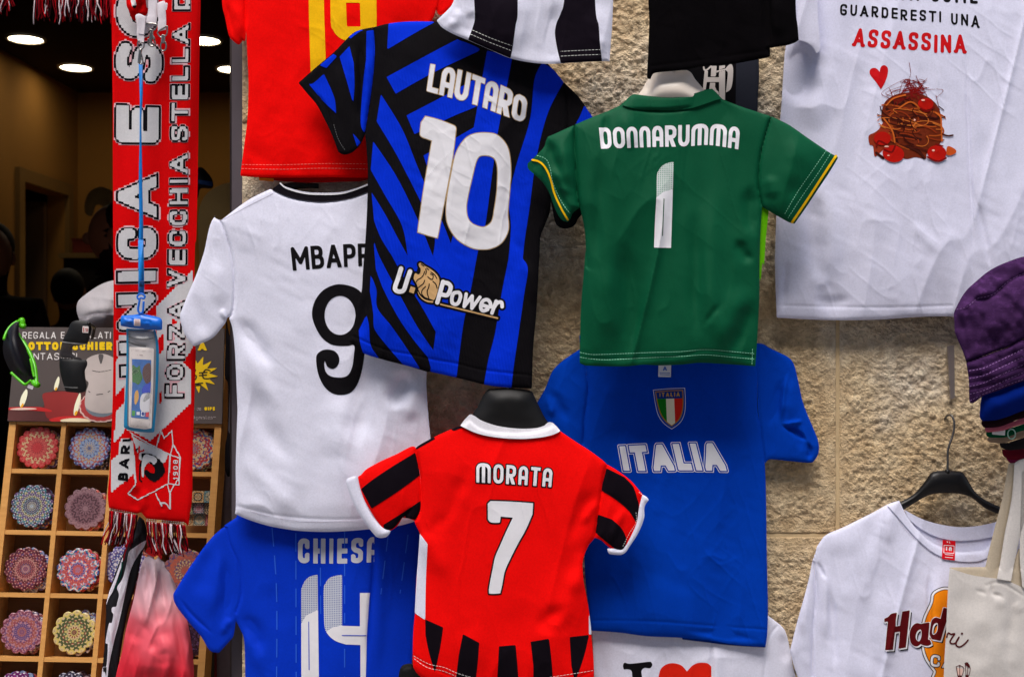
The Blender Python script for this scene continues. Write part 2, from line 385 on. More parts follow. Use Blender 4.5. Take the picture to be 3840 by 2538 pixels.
    def part(s, name, shape, mat, lift=0.0, solid=False, step=None, label=None, stuff=False):
        r = march(shape, step or s.step)
        if r is None: return None
        P0, P1, w, T = r
        h = s.hs(P0[:, 0], P0[:, 1])*(1-w)+s.hs(P1[:, 0], P1[:, 1])*w+lift
        px = P0*(1-w[:, None])+P1*w[:, None]; y = s.y0-h
        V = np.stack(W(px[:, 0], px[:, 1], y), 1)
        if solid:
            yb = np.full(len(y), s.y0) if solid is True else y+solid
            B = np.stack(W(px[:, 0], px[:, 1], yb), 1); n = len(V); E = rim(T)
            R1 = np.concatenate([V, B]); q = E
            tr = np.concatenate([np.stack([q[:, 1], q[:, 0], q[:, 0]+n], 1), np.stack([q[:, 1], q[:, 0]+n, q[:, 1]+n], 1)])+2*n
            V = np.concatenate([V, B, R1]); T = np.concatenate([T, T[:, ::-1]+n, tr])
        o = mk(name, V, T, mat, s.t)
        if label: o['label'] = label
        if stuff: o['kind'] = 'stuff'
        return o
    def body(s, name, shape, mat, lift=0.0, **k): return s.part(name, shape & s.out.grow(.01) if shape is not s.out else shape, mat, lift, solid=True, **k)
    def print(s, name, shape, mat, lift=.0004, step=2.5, **k): return s.part(name, shape, mat, lift, step=step, **k)
    def stitch(s, name, p, mat, w=2.2, dash=9, gap=4, lift=.0005, sm=True):
        V = []; T = []
        for q in p.split('|'):
            P = path(q, sm); L = np.r_[0, np.cumsum(np.hypot(*np.diff(P, axis=0).T))]; t = 0
            while t < L[-1]:
                e = min(t+dash, L[-1]); a = np.array([np.interp(t, L, P[:, 0]), np.interp(t, L, P[:, 1])])
                b = np.array([np.interp(e, L, P[:, 0]), np.interp(e, L, P[:, 1])]); d = b-a; l = np.linalg.norm(d)+1e-9
                nrm = np.array([-d[1], d[0]])/l*w/2; k = len(V)
                for z in (a-nrm, a+nrm, b+nrm, b-nrm):
                    V.append(W(z[0], z[1], s.y0-float(s.hs(z[0], z[1]))-lift))
                T += [(k, k+1, k+2), (k, k+2, k+3)]; t = e+gap
        return mk(name, V, np.array(T), mat, s.t, False)
def tube(P, r, n=8, closed=False):
    P = [np.array(p, float) for p in P]; V = []; F = []; m = len(P); R = r if hasattr(r, '__len__') else [r]*m
    for i, p in enumerate(P):
        a = P[(i-1) % m] if closed or i > 0 else p; b = P[(i+1) % m] if closed or i < m-1 else p
        t = b-a; t /= np.linalg.norm(t)+1e-12; u = np.cross(t, (0, 1, .01)); 
        if np.linalg.norm(u) < 1e-3: u = np.cross(t, (1, 0, 0))
        u /= np.linalg.norm(u); v = np.cross(t, u)
        for k in range(n): V.append(p+R[i]*(math.cos(2*math.pi*k/n)*u+math.sin(2*math.pi*k/n)*v))
    for i in range(m if closed else m-1):
        for k in range(n):
            a, b = i*n+k, i*n+(k+1) % n; c, d = ((i+1) % m)*n+(k+1) % n, ((i+1) % m)*n+k
            F.append((a, b, c, d))
    if not closed: F += [tuple(range(n-1, -1, -1)), tuple(range((m-1)*n, m*n))]
    return V, F
def join(parts):
    V = []; F = []
    for v, f in parts:
        k = len(V); V += list(v); F += [tuple(i+k for i in q) for q in f]
    return V, F
def box(x0, x1, y0, y1, z0, z1):
    V = [(x, y, z) for x in (x0, x1) for y in (y0, y1) for z in (z0, z1)]
    return V, [(0, 1, 3, 2), (4, 6, 7, 5), (0, 4, 5, 1), (2, 3, 7, 6), (0, 2, 6, 4), (1, 5, 7, 3)]
def pxtube(s, y, r, n=8, sm=True, closed=False):
    P = path(s, sm, closed); ys = np.interp(np.linspace(0, 1, len(P)), np.linspace(0, 1, len(y)), y) if hasattr(y, '__len__') else [y]*len(P)
    return tube([W(a, b, yy) for (a, b), yy in zip(P, ys)], r, n, closed)
def plate(s, y, th, sm=True, step=None):
    """a flat outline with thickness"""
    P = path(s, sm, True); n = len(P)
    ar = sum(P[i][0]*P[(i+1) % n][1]-P[(i+1) % n][0]*P[i][1] for i in range(n))
    if ar > 0: P = P[::-1]
    V = [W(a, b, y) for a, b in P]+[(v[0], v[1]+th, v[2]) for v in [W(a, b, y) for a, b in P]]
    F = [tuple(range(n)), tuple(range(2*n-1, n-1, -1))]+[(i, i+n, (i+1) % n+n, (i+1) % n) for i in range(n)]
    return V, F
# ================================================================ THE SETTING
def struct(name, vf, mat, parent=None, smooth=False, kind='structure'):
    o = mk(name, vf[0], vf[1], mat, parent, smooth); o['kind'] = kind; return o
paving = plain((146, 142, 138), .9, .2, var=.12, name='paving', sc=6, bump=.3)
facade = plain((188, 184, 180), .9, .1, var=.08, name='street_facade', sc=2)
opp = thing('opposite_building', 'pale stone house front across the narrow street, unseen behind the viewer', 'building', (0, -6.2, 0))  # unseen far side of the street, put in to make light fall from above
mk('wall', *box(-14, 14, -6.8, -6.2, 0, 9.5), facade, opp, False)
for wx in (-9, -6, -3, 0, 3, 6, 9):
    for wz in (4.2, 7.2):
        mk('window', *box(wx-.5, wx+.5, -6.22, -6.17, wz, wz+1.6), plain((60, 66, 70), .2, .5, name='window_glass'), opp, False)
        mk('sill', *box(wx-.6, wx+.6, -6.3, -6.08, wz-.1, wz-.01), facade, opp, False)
struct('ground', ([(-40, -40, 0), (40, -40, 0), (40, 0, 0), (-40, 0, 0)], [(0, 1, 2, 3)]), paving)
# the shop's room behind the doorway
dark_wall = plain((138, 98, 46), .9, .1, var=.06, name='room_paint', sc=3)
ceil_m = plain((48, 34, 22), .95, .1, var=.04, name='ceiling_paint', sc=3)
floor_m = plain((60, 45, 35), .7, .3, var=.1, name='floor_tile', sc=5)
XL, XR, YB, CH = -3.04, 1.6, 6.4, 3.02
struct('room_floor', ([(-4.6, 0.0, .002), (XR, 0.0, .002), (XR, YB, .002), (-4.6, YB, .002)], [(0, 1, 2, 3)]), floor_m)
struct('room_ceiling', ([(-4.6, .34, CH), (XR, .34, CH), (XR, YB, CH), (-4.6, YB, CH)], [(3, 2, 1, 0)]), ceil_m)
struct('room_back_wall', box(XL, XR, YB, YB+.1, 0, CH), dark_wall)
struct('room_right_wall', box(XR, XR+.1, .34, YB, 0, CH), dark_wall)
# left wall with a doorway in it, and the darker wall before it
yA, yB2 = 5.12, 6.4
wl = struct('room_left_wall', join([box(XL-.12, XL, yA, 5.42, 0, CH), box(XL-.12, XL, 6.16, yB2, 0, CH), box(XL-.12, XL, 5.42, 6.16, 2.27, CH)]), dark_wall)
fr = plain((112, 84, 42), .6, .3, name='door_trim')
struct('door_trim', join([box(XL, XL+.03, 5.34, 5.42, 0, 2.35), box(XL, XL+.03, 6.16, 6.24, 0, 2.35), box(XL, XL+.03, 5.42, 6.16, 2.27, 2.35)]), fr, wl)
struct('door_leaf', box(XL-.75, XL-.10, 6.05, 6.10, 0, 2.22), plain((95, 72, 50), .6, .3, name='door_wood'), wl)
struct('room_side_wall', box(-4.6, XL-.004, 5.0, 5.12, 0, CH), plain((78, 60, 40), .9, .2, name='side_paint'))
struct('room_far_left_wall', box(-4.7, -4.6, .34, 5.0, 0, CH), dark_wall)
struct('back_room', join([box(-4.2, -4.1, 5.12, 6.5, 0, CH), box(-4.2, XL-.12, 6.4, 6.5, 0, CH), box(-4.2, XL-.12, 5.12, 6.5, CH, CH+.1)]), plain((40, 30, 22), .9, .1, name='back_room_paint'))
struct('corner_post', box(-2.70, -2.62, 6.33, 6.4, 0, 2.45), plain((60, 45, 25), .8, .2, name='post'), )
# ceiling lights
glow = plain((255, 238, 205), .5, .3, name='lamp_glow', emit=14)
ringm = plain((200, 190, 170), .4, .4, name='lamp_ring')
LAB = ['round recessed ceiling light in the top left corner of the picture', 'round recessed ceiling light farther back and right of the corner one',
       'round ceiling light peeping out right of the red scarf, near the top', 'round ceiling light half hidden by the stone wall edge, right of the scarf']
spots = [(97, 147), (284, 254), (762, 152), (874, 260)]
for (px, py), lb in zip(spots, LAB):
    d = (CH-.004-ZC)/((1269-py)/FPX); x, y = (px-1920)/FPX*d, d-DIST
    t = thing('ceiling_light', lb, 'ceiling light', (x, y, CH), 'recessed lights in the shop ceiling')
    a = [2*math.pi*k/32 for k in range(32)]
    V = [(x, y, CH-.006)]+[(x+.092*math.cos(q), y+.092*math.sin(q), CH-.006) for q in a]
    mk('lamp_disc', V, [(0, 1+(k+1) % 32, 1+k) for k in range(32)], glow, t, False)
    V = []; Fs = []
    for k, q in enumerate(a):
        for r, z in ((.094, CH-.002), (.094, CH-.011), (.108, CH-.011), (.112, CH-.002)): V.append((x+r*math.cos(q), y+r*math.sin(q), z))
    for k in range(32):
        for j in range(3): Fs.append((k*4+j, ((k+1) % 32)*4+j, ((k+1) % 32)*4+j+1, k*4+j+1))
    mk('ring', V, Fs, ringm, t)
# a spot among them that washes the left wall
sd = bpy.data.lights.new('wall_washer', 'SPOT'); sd.energy = 48; sd.spot_size = math.radians(75); sd.spot_blend = .8; sd.color = (1, .72, .32); sd.shadow_soft_size = .05
sp = bpy.data.objects.new('wall_washer', sd); COL.objects.link(sp); sp.location = (-2.62, 5.62, CH-.03); sp.rotation_euler = (0, math.radians(-12), 0)

# the front wall: big rough ashlar blocks with smooth margins and recessed joints
def stone():
    m, p, n = base('limestone', .92, .15); v = n.coord()
    a = n.noise(v, 5, 3); b = n.noise(v, 55, 4, .6); c = n.noise(v, 260, 3, .6)
    col = n.ramp(a, [(.32, lin((216, 184, 138))), (.5, lin((228, 205, 168))), (.68, lin((222, 212, 196)))])
    col = n.mix(n.ramp(b, [(.40, (0, 0, 0)), (.62, (1, 1, 1))]), n.mix(.38, col, lin((128, 98, 70))), col)
    col = n.mix(n.m('MULTIPLY', n.m('GREATER_THAN', b, .66), .35), col, lin((228, 210, 176)))
    col = n.mix(n.m('MULTIPLY', n.m('GREATER_THAN', c, .68), .55), col, lin((96, 78, 62)))
    n.nt.links.new(col, p.inputs['Base Color'])
    h = n.m('ADD', n.m('MULTIPLY', b, 1.0), n.m('MULTIPLY', c, .8)); n.nt.links.new(n.bump(h, 1.0, .0055), p.inputs['Normal']); return m
STONE = stone()
wall = thing('stone_wall', 'pale rough limestone wall the shirts hang on, right of the shop doorway', 'wall', (1.0, 0, 0))
wall['kind'] = 'structure'
def block(x0, y0, x1, y1, margin, seed, step, rough=1.0):
    X0, Y0 = math.floor(x0/step), math.floor(y0/step); X1, Y1 = math.ceil(x1/step), math.ceil(y1/step)
    gx = np.linspace(x0, x1, X1-X0+1); gy = np.linspace(y0, y1, Y1-Y0+1); X, Y = np.meshgrid(gx, gy)
    wob = 7*(vnoise(X, Y, 30, 30, seed)-.4)
    ml, mt, mr, mb = margin
    e = np.minimum(np.minimum(X-x0, x1-X), np.minimum(Y-y0, y1-Y))+wob
    inner = np.minimum(np.minimum(X-x0-ml, x1-mr-X), np.minimum(Y-y0-mt, y1-mb-Y))+14*(vnoise(X, Y, 26, 26, seed+1)-.5)
    k = 1/(1+np.exp(-inner/5))
    r1 = vnoise(X+6*vnoise(X, Y, 20, 20, 4), Y, 29, 18, seed+2); r2 = vnoise(X, Y+.4*X, 15, 10, seed+3); r3 = vnoise(X, Y, 8, 8, seed+4)
    ch = np.abs(2*r1-1)*.5+.6*np.abs(2*r2-1)+.25*r3
    H = .0030*(1-np.exp(-np.maximum(e, 0)/3))+k*(.0053*ch*rough-.001)+.0006*r3
    V = np.stack([(X-1920)/FPX*DIST, -H, ZC-(Y-1269)/FPX*DIST], -1)
    ny, nx = X.shape; V = V.reshape(-1, 3); V[:, 1] = V[:, 1]+.009
    edge = (X <= x0)|(X >= x1)|(Y <= y0)|(Y >= y1); V[edge.ravel(), 1] = .03
    i = np.arange(nx*ny).reshape(ny, nx); a, b, c, d = i[:-1, :-1].ravel(), i[:-1, 1:].ravel(), i[1:, 1:].ravel(), i[1:, :-1].ravel()
    T = np.concatenate([np.stack([a, c, b], 1), np.stack([a, d, c], 1)])
    return mk('stone_block', V, T, STONE, wall)
G2 = 3
block(896, -900, 1500, 468, (10, 10, 30, 16), 11, 10)
block(896, 472, 1500, 2005, (12, 18, 30, 40), 12, 10)
block(897, 2011, 1990, 2760, (10, 26, 30, 30), 13, 9)
block(1506, -900, 3143.5, 2006.5, (30, 30, 52, 46), 21, 6)
block(3146.5, -900, 4700, 880, (20, 30, 30, 26), 16, 10)
block(3146.5, 886, 4700, 2006.5, (22, 26, 30, 24), 17, 6)
block(1996, 2009.5, 3119.5, 2760, (30, 52, 16, 30), 18, 6)
block(3122.5, 2009.5, 4700, 2760, (26, 30, 30, 30), 19, 7)
x0 = (896-1920)/FPX*DIST
mortar = plain((204, 178, 138), .95, .1, var=.12, name='mortar', sc=60, bump=.5)
struct('mortar_bed', box(x0+.004, 1.24, .0068, .34, .6, 2.3), mortar, wall)
struct('wall_base', box(x0, 1.24, 0, .34, 0, .638), STONE, wall)
struct('lintel', box(-5.6, 1.24, 0, .34, 2.3, 4.4), STONE, wall)
lw = struct('wall_beyond_doorway', box(-5.6, -2.6, 0, .34, 0, 2.3), STONE, wall)
# the grey frame post and the plaster return beside the doorway
t = thing('door_frame', 'dark grey metal frame post along the edge of the stone wall', 'door frame', (-.475, .03, 0))
g = plain((84, 76, 84), .6, .4, name='grey_metal')
V, Fs = box((869-1920)/FPX*2.03, x0+.02, .03, .10, 0, 2.3); mk('post', V, Fs, g, t, False)
V, Fs = box((862-1920)/FPX*2.09, (869-1920)/FPX*2.09, .09, .12, 0, 2.3); mk('rebate', V, Fs, plain((48, 36, 34), .6, .4, name='seal'), t, False)
t = thing('shutter_panel', 'grey purple panel folded back between the coaster rack and the wall', 'panel', (-.5, .36, 0))
V, Fs = box((812-1920)/FPX*2.36, (915-1920)/FPX*2.36, .36, .38, 0, ZC-(1330-1269)/FPX*2.36); mk('panel', V, Fs, plain((116, 102, 110), .85, .2, var=.08, name='panel_paint', sc=120), t, False)
V, Fs = box((806-1920)/FPX*2.36, (813-1920)/FPX*2.36, .355, .385, 0, ZC-(1330-1269)/FPX*2.36); mk('edge_strip', V, Fs, plain((120, 20, 20), .6, .4, name='red_edge'), t, False)

# ================================================================ INSIDE THE SHOP
WOOD = None
def woodm(c1, c2, name):
    m, p, n = base(name, .55, .35); v = n.coord((60, 60, 60)); v2 = n.coord((8, 30, 200))
    a = n.noise(n.coord((12, 40, 160)), 1, 4, .6); col = n.mix(a, lin(c1), lin(c2)); n.nt.links.new(col, p.inputs['Base Color'])
    n.nt.links.new(n.bump(a, .2, .001), p.inputs['Normal']); return m
WOOD = woodm((186, 126, 62), (224, 168, 96), 'pine'); WOODB = woodm((120, 76, 34), (150, 100, 48), 'ply_back')
LEAN = math.radians(12.2); sL, cL = math.sin(LEAN), math.cos(LEAN); ROLL = math.radians(1.0)
RX, RZ = -.9555, ZC-.1615
def rk(u, v, w=0.0):      # rack: u right, v down along its face, w out of it (towards the street)
    u2, v2 = u*math.cos(ROLL)-v*math.sin(ROLL), v*math.cos(ROLL)+u*math.sin(ROLL)
    return (RX+u2, .30-v2*sL-w*cL, RZ-v2*cL+w*sL)
def rkbox(u0, u1, v0, v1, w0, w1):
    V = [rk(u, v, w) for u in (u0, u1) for w in (w1, w0) for v in (v1, v0)]
    return V, [(0, 1, 3, 2), (4, 6, 7, 5), (0, 4, 5, 1), (2, 3, 7, 6), (0, 2, 6, 4), (1, 5, 7, 3)]
rack = thing('coaster_rack', 'tall pine rack of square pigeonholes leaning back in the doorway, full of coasters', 'display rack', rk(.2, .9, -.04))
PU, PV, V0 = .0985, .115, .0914
ush = [-.0015+PU*k for k in range(5)]
vsh = [-.002]+[V0+PV*k for k in range(8)]
mk('back_board', *rkbox(ush[0]-.004, ush[4]+.004, -.16, vsh[-1], -.056, -.050), WOODB, rack, False)
for k, u in enumerate(ush):
    w = .0065 if k in (0, 4) else .0045
    mk('upright', *rkbox(u-w, u+w, -.16 if k in (0, 4) else -.002, vsh[-1]+.01, -.05, 0.0), WOOD, rack, False)
for j, v in enumerate(vsh):
    for k in range(4): mk('shelf', *rkbox(ush[k]+(.0067 if k == 0 else .0047), ush[k+1]-(.0067 if k == 3 else .0047), v-.0042, v+.0042, -.05, -.0012), WOOD, rack, False)
# header board with its print
hd0, hd1 = rk(-.008, -.178, .004), rk(.403, -.005, .004)
class RackSheet:
    """maps pixel shapes onto the plane of the rack's header"""
    def __init__(s, w): s.w = w
    def pt(s, px, py, lift=0):
        w = s.w+lift; dx, dz = (px-1920)/FPX, -(py-1269)/FPX      # ray: (dx t, t-2, ZC+dz t)
        nrm = np.array([0, -cL, sL]); o = np.array(rk(0, 0, w)); c = np.array([0, -DIST, ZC])
        r = np.stack([dx*np.ones_like(px), np.ones_like(px), dz], -1)
        t = ((o-c)@nrm)/(r@nrm); return c+r*t[..., None]
    def print(s, name, shape, mat, lift, step=2.5, parent=None):
        r = march(shape, step)
        if r is None: return
        P0, P1, w, T = r; px = P0*(1-w[:, None])+P1*w[:, None]
        return mk(name, s.pt(px[:, 0], px[:, 1], lift), T, mat, parent or rack, False)
RS = RackSheet(.0062)
def platepx(s, lift=0, th=.006):
    P = path(s, False); F0 = RS.pt(P[:, 0], P[:, 1], lift); n = len(P); B = F0+np.array([0, cL, -sL])*th
    ar = sum(P[i][0]*P[(i+1) % n][1]-P[(i+1) % n][0]*P[i][1] for i in range(n))
    V = np.concatenate([F0, B]); Fs = [tuple(range(n)), tuple(range(2*n-1, n-1, -1))]+[(i, i+n, (i+1) % n+n, (i+1) % n) for i in range(n)]
    if ar > 0: Fs = [f[::-1] for f in Fs]
    return V, Fs
HB = 'X 62,1226 842,1232 832,1588 28,1578'
V, Fs = platepx(HB); hb = mk('header_board', V, Fs, plain((84, 74, 72), .6, .3, var=.12, name='poster_print', sc=8), rack, False)
hbS = poly(HB, False)
def hp(name, shape, c, lift, step=2.5): return RS.print(name, shape & hbS, plain(c, .6, .25, name='poster_ink'), lift, step)
hp('printed_backdrop', poly('T 115,1330 600,1290 740,1060 1200,1060 1180,1505 110,1480', False), (92, 50, 48), .0003, 4)
hp('printed_candle', poly('T 600,1110 760,1078 960,1078 1120,1130 1160,1420 860,1470 660,1440 620,1250'), (150, 46, 44), .0006)
hp('printed_candle', poly('T 110,1300 300,1290 560,1292 700,1330 725,1340 690,1358 400,1335 110,1330'), (205, 40, 40), .0009)
hp('printed_candle', poly('T 690,1462 850,1425 1100,1418 1260,1440 1300,1490 1000,1500 760,1500'), (214, 44, 44), .0009)
hp('printed_wax', poly('T 150,1316 300,1300 480,1306 500,1322 300,1332 160,1328'), (240, 205, 190), .0012)
hp('printed_wax', poly('T 850,1470 1000,1446 1160,1450 1260,1470 1240,1500 900,1500'), (248, 228, 190), .0012)
for f in ('T 365,1040 385,1100 350,1230 300,1300 275,1250 300,1140', 'T 822,862 832,930 800,1040 770,1060 756,1020 785,920', 'T 1115,1095 1130,1180 1090,1350 1050,1410 1030,1370 1050,1250'):
    hp('printed_flame', poly(f), (255, 246, 214), .0014)
for f in ('T 318,1235 330,1260 305,1300 285,1290', 'T 790,1010 800,1040 780,1062 765,1045', 'T 1075,1340 1085,1370 1055,1412 1040,1380'):
    hp('printed_flame', poly(f), (250, 180, 40), .0017)
a = np.linspace(0, 2*math.pi, 97)[:-1]
cpx = lambda cx, cy, r, lob, am=.05: polyS(np.stack([cx+r*(1+am*np.abs(np.cos(a*lob/2)))*np.cos(a), cy+.72*r*(1+am*np.abs(np.cos(a*lob/2)))*np.sin(a)], 1))
hp('printed_coaster', cpx(378, 1525, 79, 18), (225, 190, 180), .0015); hp('printed_coaster', cpx(378, 1523, 74, 18), (176, 60, 60), .0018)
hp('printed_coaster', cpx(378, 1521, 58, 18, .02), (120, 130, 140), .0021)
pot = poly('T 1205,640 1260,590 1340,560 1420,548 1500,560 1600,610 1640,700 1620,820! 1600,960 1620,1100 1640,1280 1640,1340 1540,1372 1400,1378 1260,1340 1190,1270 1200,1100 1240,960 1200,900 1190,760')
hp('printed_coffee_pot', pot, (196, 184, 180), .0024)
hp('printed_coffee_pot', poly('T 1380,560 1445,560 1440,620 1415,690 1390,640'), (90, 84, 84), .0027)
hp('printed_coffee_pot', lines('T 1290,780 1400,798 1560,770', 1.3) | lines('T 1240,1070 1260,1085|T 1350,1118 1440,1108|T 1510,1080 1540,1068', 1.7), (80, 74, 72), .0027)
WT = (232, 226, 224); YL = (250, 205, 10)
hp('poster_lettering', text('REGALA E REGALATI', 'T 315,240 1555,240', 'T 312,335 1552,335', .14, .16), WT, .0012)
hp('poster_lettering', text('SOTTOBICCHIER', 'T 282,380 1580,380', 'T 282,494 1580,494', .30, .07), YL, .0012)
hp('poster_lettering', text('FANTASIOSI', 'T 285,535 1080,535', 'T 282,632 1080,632', .13, .14), WT, .0012)
hp('poster_lettering', text('RA', 'X 704,1282 778,1282', 'X 703,1314 778,1314', .32, .05), YL, .0012)
P = []
for k in range(28):
    q = 2*math.pi*k/28+.1; r = 84 if k % 2 == 0 else 47; P.append((736+r*math.cos(q), 1404+.86*r*math.sin(q)))
hp('price_star', polyS(P), (250, 205, 20), .0012)
hp('price_lettering', lines('X 716,1386 724,1380 733,1388 726,1402 736,1410 731,1424 714,1422|X 788,1390 772,1386 760,1402 764,1418 782,1420|X 748,1398 776,1396|X 748,1408 774,1406|X 722,1440 760,1436|X 728,1446 752,1444', 2.6), (50, 42, 20), .0015)
hp('poster_lettering', text('o dä:', 'X 722,1524 758,1524', 'X 722,1539 758,1539', .14, .14, flat=False), (170, 160, 160), .0012)
hp('poster_lettering', text('GIPE', 'X 766,1525 806,1525', 'X 766,1539 806,1539', .28, .12), YL, .0012)
hp('poster_lettering', text('@gµäil.coµ', 'X 722,1557 810,1557', 'X 722,1572 810,1572', .13, .14, flat=False), (170, 160, 160), .0012)

# coasters: scalloped cork discs with printed mandalas
def mandala(pal, n1, n2, seed, R=.0405):
    m, p, n = base('mandala_print', .35, .45); rnd = random.Random(seed)
    v = n.coord((1/R, 1/R, 1/R)); sx = n.new('ShaderNodeSeparateXYZ'); n.nt.links.new(v, sx.inputs[0]); X, Z = sx.outputs[0], sx.outputs[2]
    r = n.m('SQRT', n.m('ADD', n.m('MULTIPLY', X, X), n.m('MULTIPLY', Z, Z))); a_ = n.m('ARCTAN2', Z, X)
    c1 = n.m('COSINE', n.m('MULTIPLY', a_, n1)); c2 = n.m('COSINE', n.m('MULTIPLY', a_, n2))
    v1 = n.m('ADD', r, n.m('MULTIPLY', c1, n.m('MULTIPLY', r, .10))); v2 = n.m('ADD', r, n.m('MULTIPLY', c2, n.m('MULTIPLY', r, -.08)))
    L = [tuple(.92*(k**1.15) for k in lin(c)) for c in pal]
    def stops(k):
        out = []; q = 0
        while q < 1: out.append((q, L[rnd.randrange(len(L))])); q += rnd.uniform(.07, .16)
        return [(q*.92, c) for q, c in out][:30]
    A = n.ramp(v1, stops(0), 'CONSTANT'); B = n.ramp(v2, stops(1), 'CONSTANT')
    msk = n.m('GREATER_THAN', n.m('MULTIPLY', n.m('SINE', n.m('MULTIPLY', r, 21)), n.m('COSINE', n.m('MULTIPLY', a_, n1))), .12)
    col = n.mix(msk, A, B); dots = n.m('GREATER_THAN', n.m('MULTIPLY', n.m('SINE', n.m('MULTIPLY', r, 38)), n.m('COSINE', n.m('MULTIPLY', a_, n2))), .55)
    col = n.mix(dots, col, L[-1]); 
    rd = n.m('GREATER_THAN', r, .97); col = n.mix(n.m('MULTIPLY', rd, .3), col, L[0])
    n.nt.links.new(col, p.inputs['Base Color']); return m
def disc(lobes, R, th, bev=.0006, am=.12):
    n = lobes*10; V = []; Fs = []
    prof = [(R*.0, 0), (1-.02, 0), (1, .0006), (1, th), ]
    def rad(q): return R*(1-am*(1-abs(math.cos(q*lobes/2))**.8))
    for f, y in ((.97, 0), (1, .0007), (1, th), (.98, th+.0003)):
        for k in range(n):
            q = 2*math.pi*k/n; V.append((rad(q)*f*math.cos(q), y, rad(q)*f*math.sin(q)))
    for j in range(3):
        for k in range(n): Fs.append((j*n+k, j*n+(k+1) % n, (j+1)*n+(k+1) % n, (j+1)*n+k))
    V.append((0, 0, 0)); c = len(V)-1; Fs += [(c, (k+1) % n, k) for k in range(n)]
    V.append((0, th, 0)); c = len(V)-1; Fs += [(c, 3*n+k, 3*n+(k+1) % n) for k in range(n)]
    return V, Fs
_dm = {}
def coaster(u, v, w, mat, lobes, rot, label, group, square=False, R=.0405, small=False):
    key = (lobes, R, square)
    if key not in _dm:
        if square: V, Fs = box(-R*.92, R*.92, 0, .0035, -R*.92, R*.92)
        else: V, Fs = disc(lobes, R, .0035)
        me = bpy.data.meshes.new('coaster'); me.from_pydata(V, [], Fs); me.update(); _dm[key] = me
    me = _dm[key].copy(); me.materials.clear(); me.materials.append(mat)
    o = bpy.data.objects.new('coaster', me); COL.objects.link(o); o.location = rk(u, v, w)
    o.rotation_euler = (-LEAN+.05, rot, 0); o.rotation_mode = 'XYZ'; tag(o, label, 'coaster', group); return o
RED, BLU, TEA, CRM, PUR, GRN, ORG, BLK, WHT, PNK = (190, 60, 66), (70, 84, 150), (90, 140, 150), (214, 190, 150), (112, 86, 130), (110, 124, 84), (214, 120, 80), (46, 40, 48), (214, 208, 214), (206, 140, 140)
CO = [ # col,row, palette, n1,n2, lobes, what, px centre
 (0, 0, [(214, 92, 92), (206, 104, 98), (150, 84, 80), CRM, (220, 120, 110), RED], 16, 24, 16, 'coral red mandala coaster, top left pigeonhole', 140, 1678),
 (1, 0, [(140, 160, 200), BLU, (196, 110, 100), CRM, PUR, (170, 190, 220)], 14, 20, 14, 'pale blue and orange mandala coaster just left of the scarf, top row', 335, 1680),
 (3, 0, [RED, (206, 80, 86), BLU, (100, 130, 170), (190, 70, 70), CRM], 10, 15, 14, 'red and blue coaster peeping out right of the scarf, top row', 728, 1683),
 (0, 1, [BLK, PUR, TEA, (180, 170, 110), (90, 96, 124), WHT], 14, 28, 16, 'dark blue coaster with a green and gold heart, second row left', 119, 1897),
 (1, 1, [(116, 84, 92), (136, 100, 108), (96, 66, 74), (164, 130, 136), (124, 90, 96), (150, 116, 124)], 12, 24, 14, 'mauve brown mandala coaster left of the scarf, second row', 320, 1906),
 (0, 2, [(128, 56, 70), (100, 44, 60), (150, 74, 84), PUR, (170, 110, 100), (196, 150, 140)], 12, 22, 14, 'wine red mandala coaster, third row left', 96, 2132),
 (1, 2, [TEA, (190, 96, 96), BLU, (150, 150, 190), WHT, (220, 120, 110)], 12, 18, 14, 'turquoise, pink and violet coaster, third row second column', 292, 2136),
 (2, 2, [PUR, (130, 120, 180), WHT, BLU, (90, 80, 130), WHT], 12, 20, 14, 'violet and white coaster half behind the black and white scarf', 470, 2120),
 (3, 2, [(150, 108, 116), ORG, (170, 120, 120), PUR, CRM, (200, 110, 90)], 14, 16, 14, 'dusty pink and orange coaster above the blue sleeve', 694, 2138),
 (0, 3, [(140, 78, 96), PUR, (160, 86, 90), (120, 66, 90), (176, 110, 100), (190, 140, 150)], 12, 20, 14, 'rose and violet mandala coaster, fourth row left', 82, 2368),
 (1, 3, [(210, 190, 110), GRN, (150, 60, 60), (224, 206, 130), (90, 100, 66), CRM], 12, 12, 12, 'yellow petalled flower coaster with red centre, fourth row', 278, 2370),
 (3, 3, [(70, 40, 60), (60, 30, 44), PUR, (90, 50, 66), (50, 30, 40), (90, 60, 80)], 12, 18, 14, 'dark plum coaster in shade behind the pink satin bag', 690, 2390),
 (0, 4, [(120, 40, 110), (160, 60, 140), PUR, (190, 110, 170), (80, 30, 80), WHT], 12, 20, 14, 'purple coaster cut by the bottom edge, left column', 60, 2600),
 (1, 4, [BLK, PUR, (150, 150, 170), (90, 60, 70), (60, 50, 70), WHT], 12, 20, 14, 'black and grey coaster cut by the bottom edge, second column', 262, 2600)]
def at_rack(px, py, w):
    p = RackSheet(w).pt(np.array([float(px)]), np.array([float(py)]))[0]
    v2 = -(p[2]-w*sL-RZ)/cL; u2 = p[0]-RX
    return u2*math.cos(ROLL)+v2*math.sin(ROLL), v2*math.cos(ROLL)-u2*math.sin(ROLL)
rnd = random.Random(3)
COLN = ['left column', 'second column', 'third column', 'right column']; ROWN = ['top row', 'second row', 'third row', 'fourth row', 'bottom row']
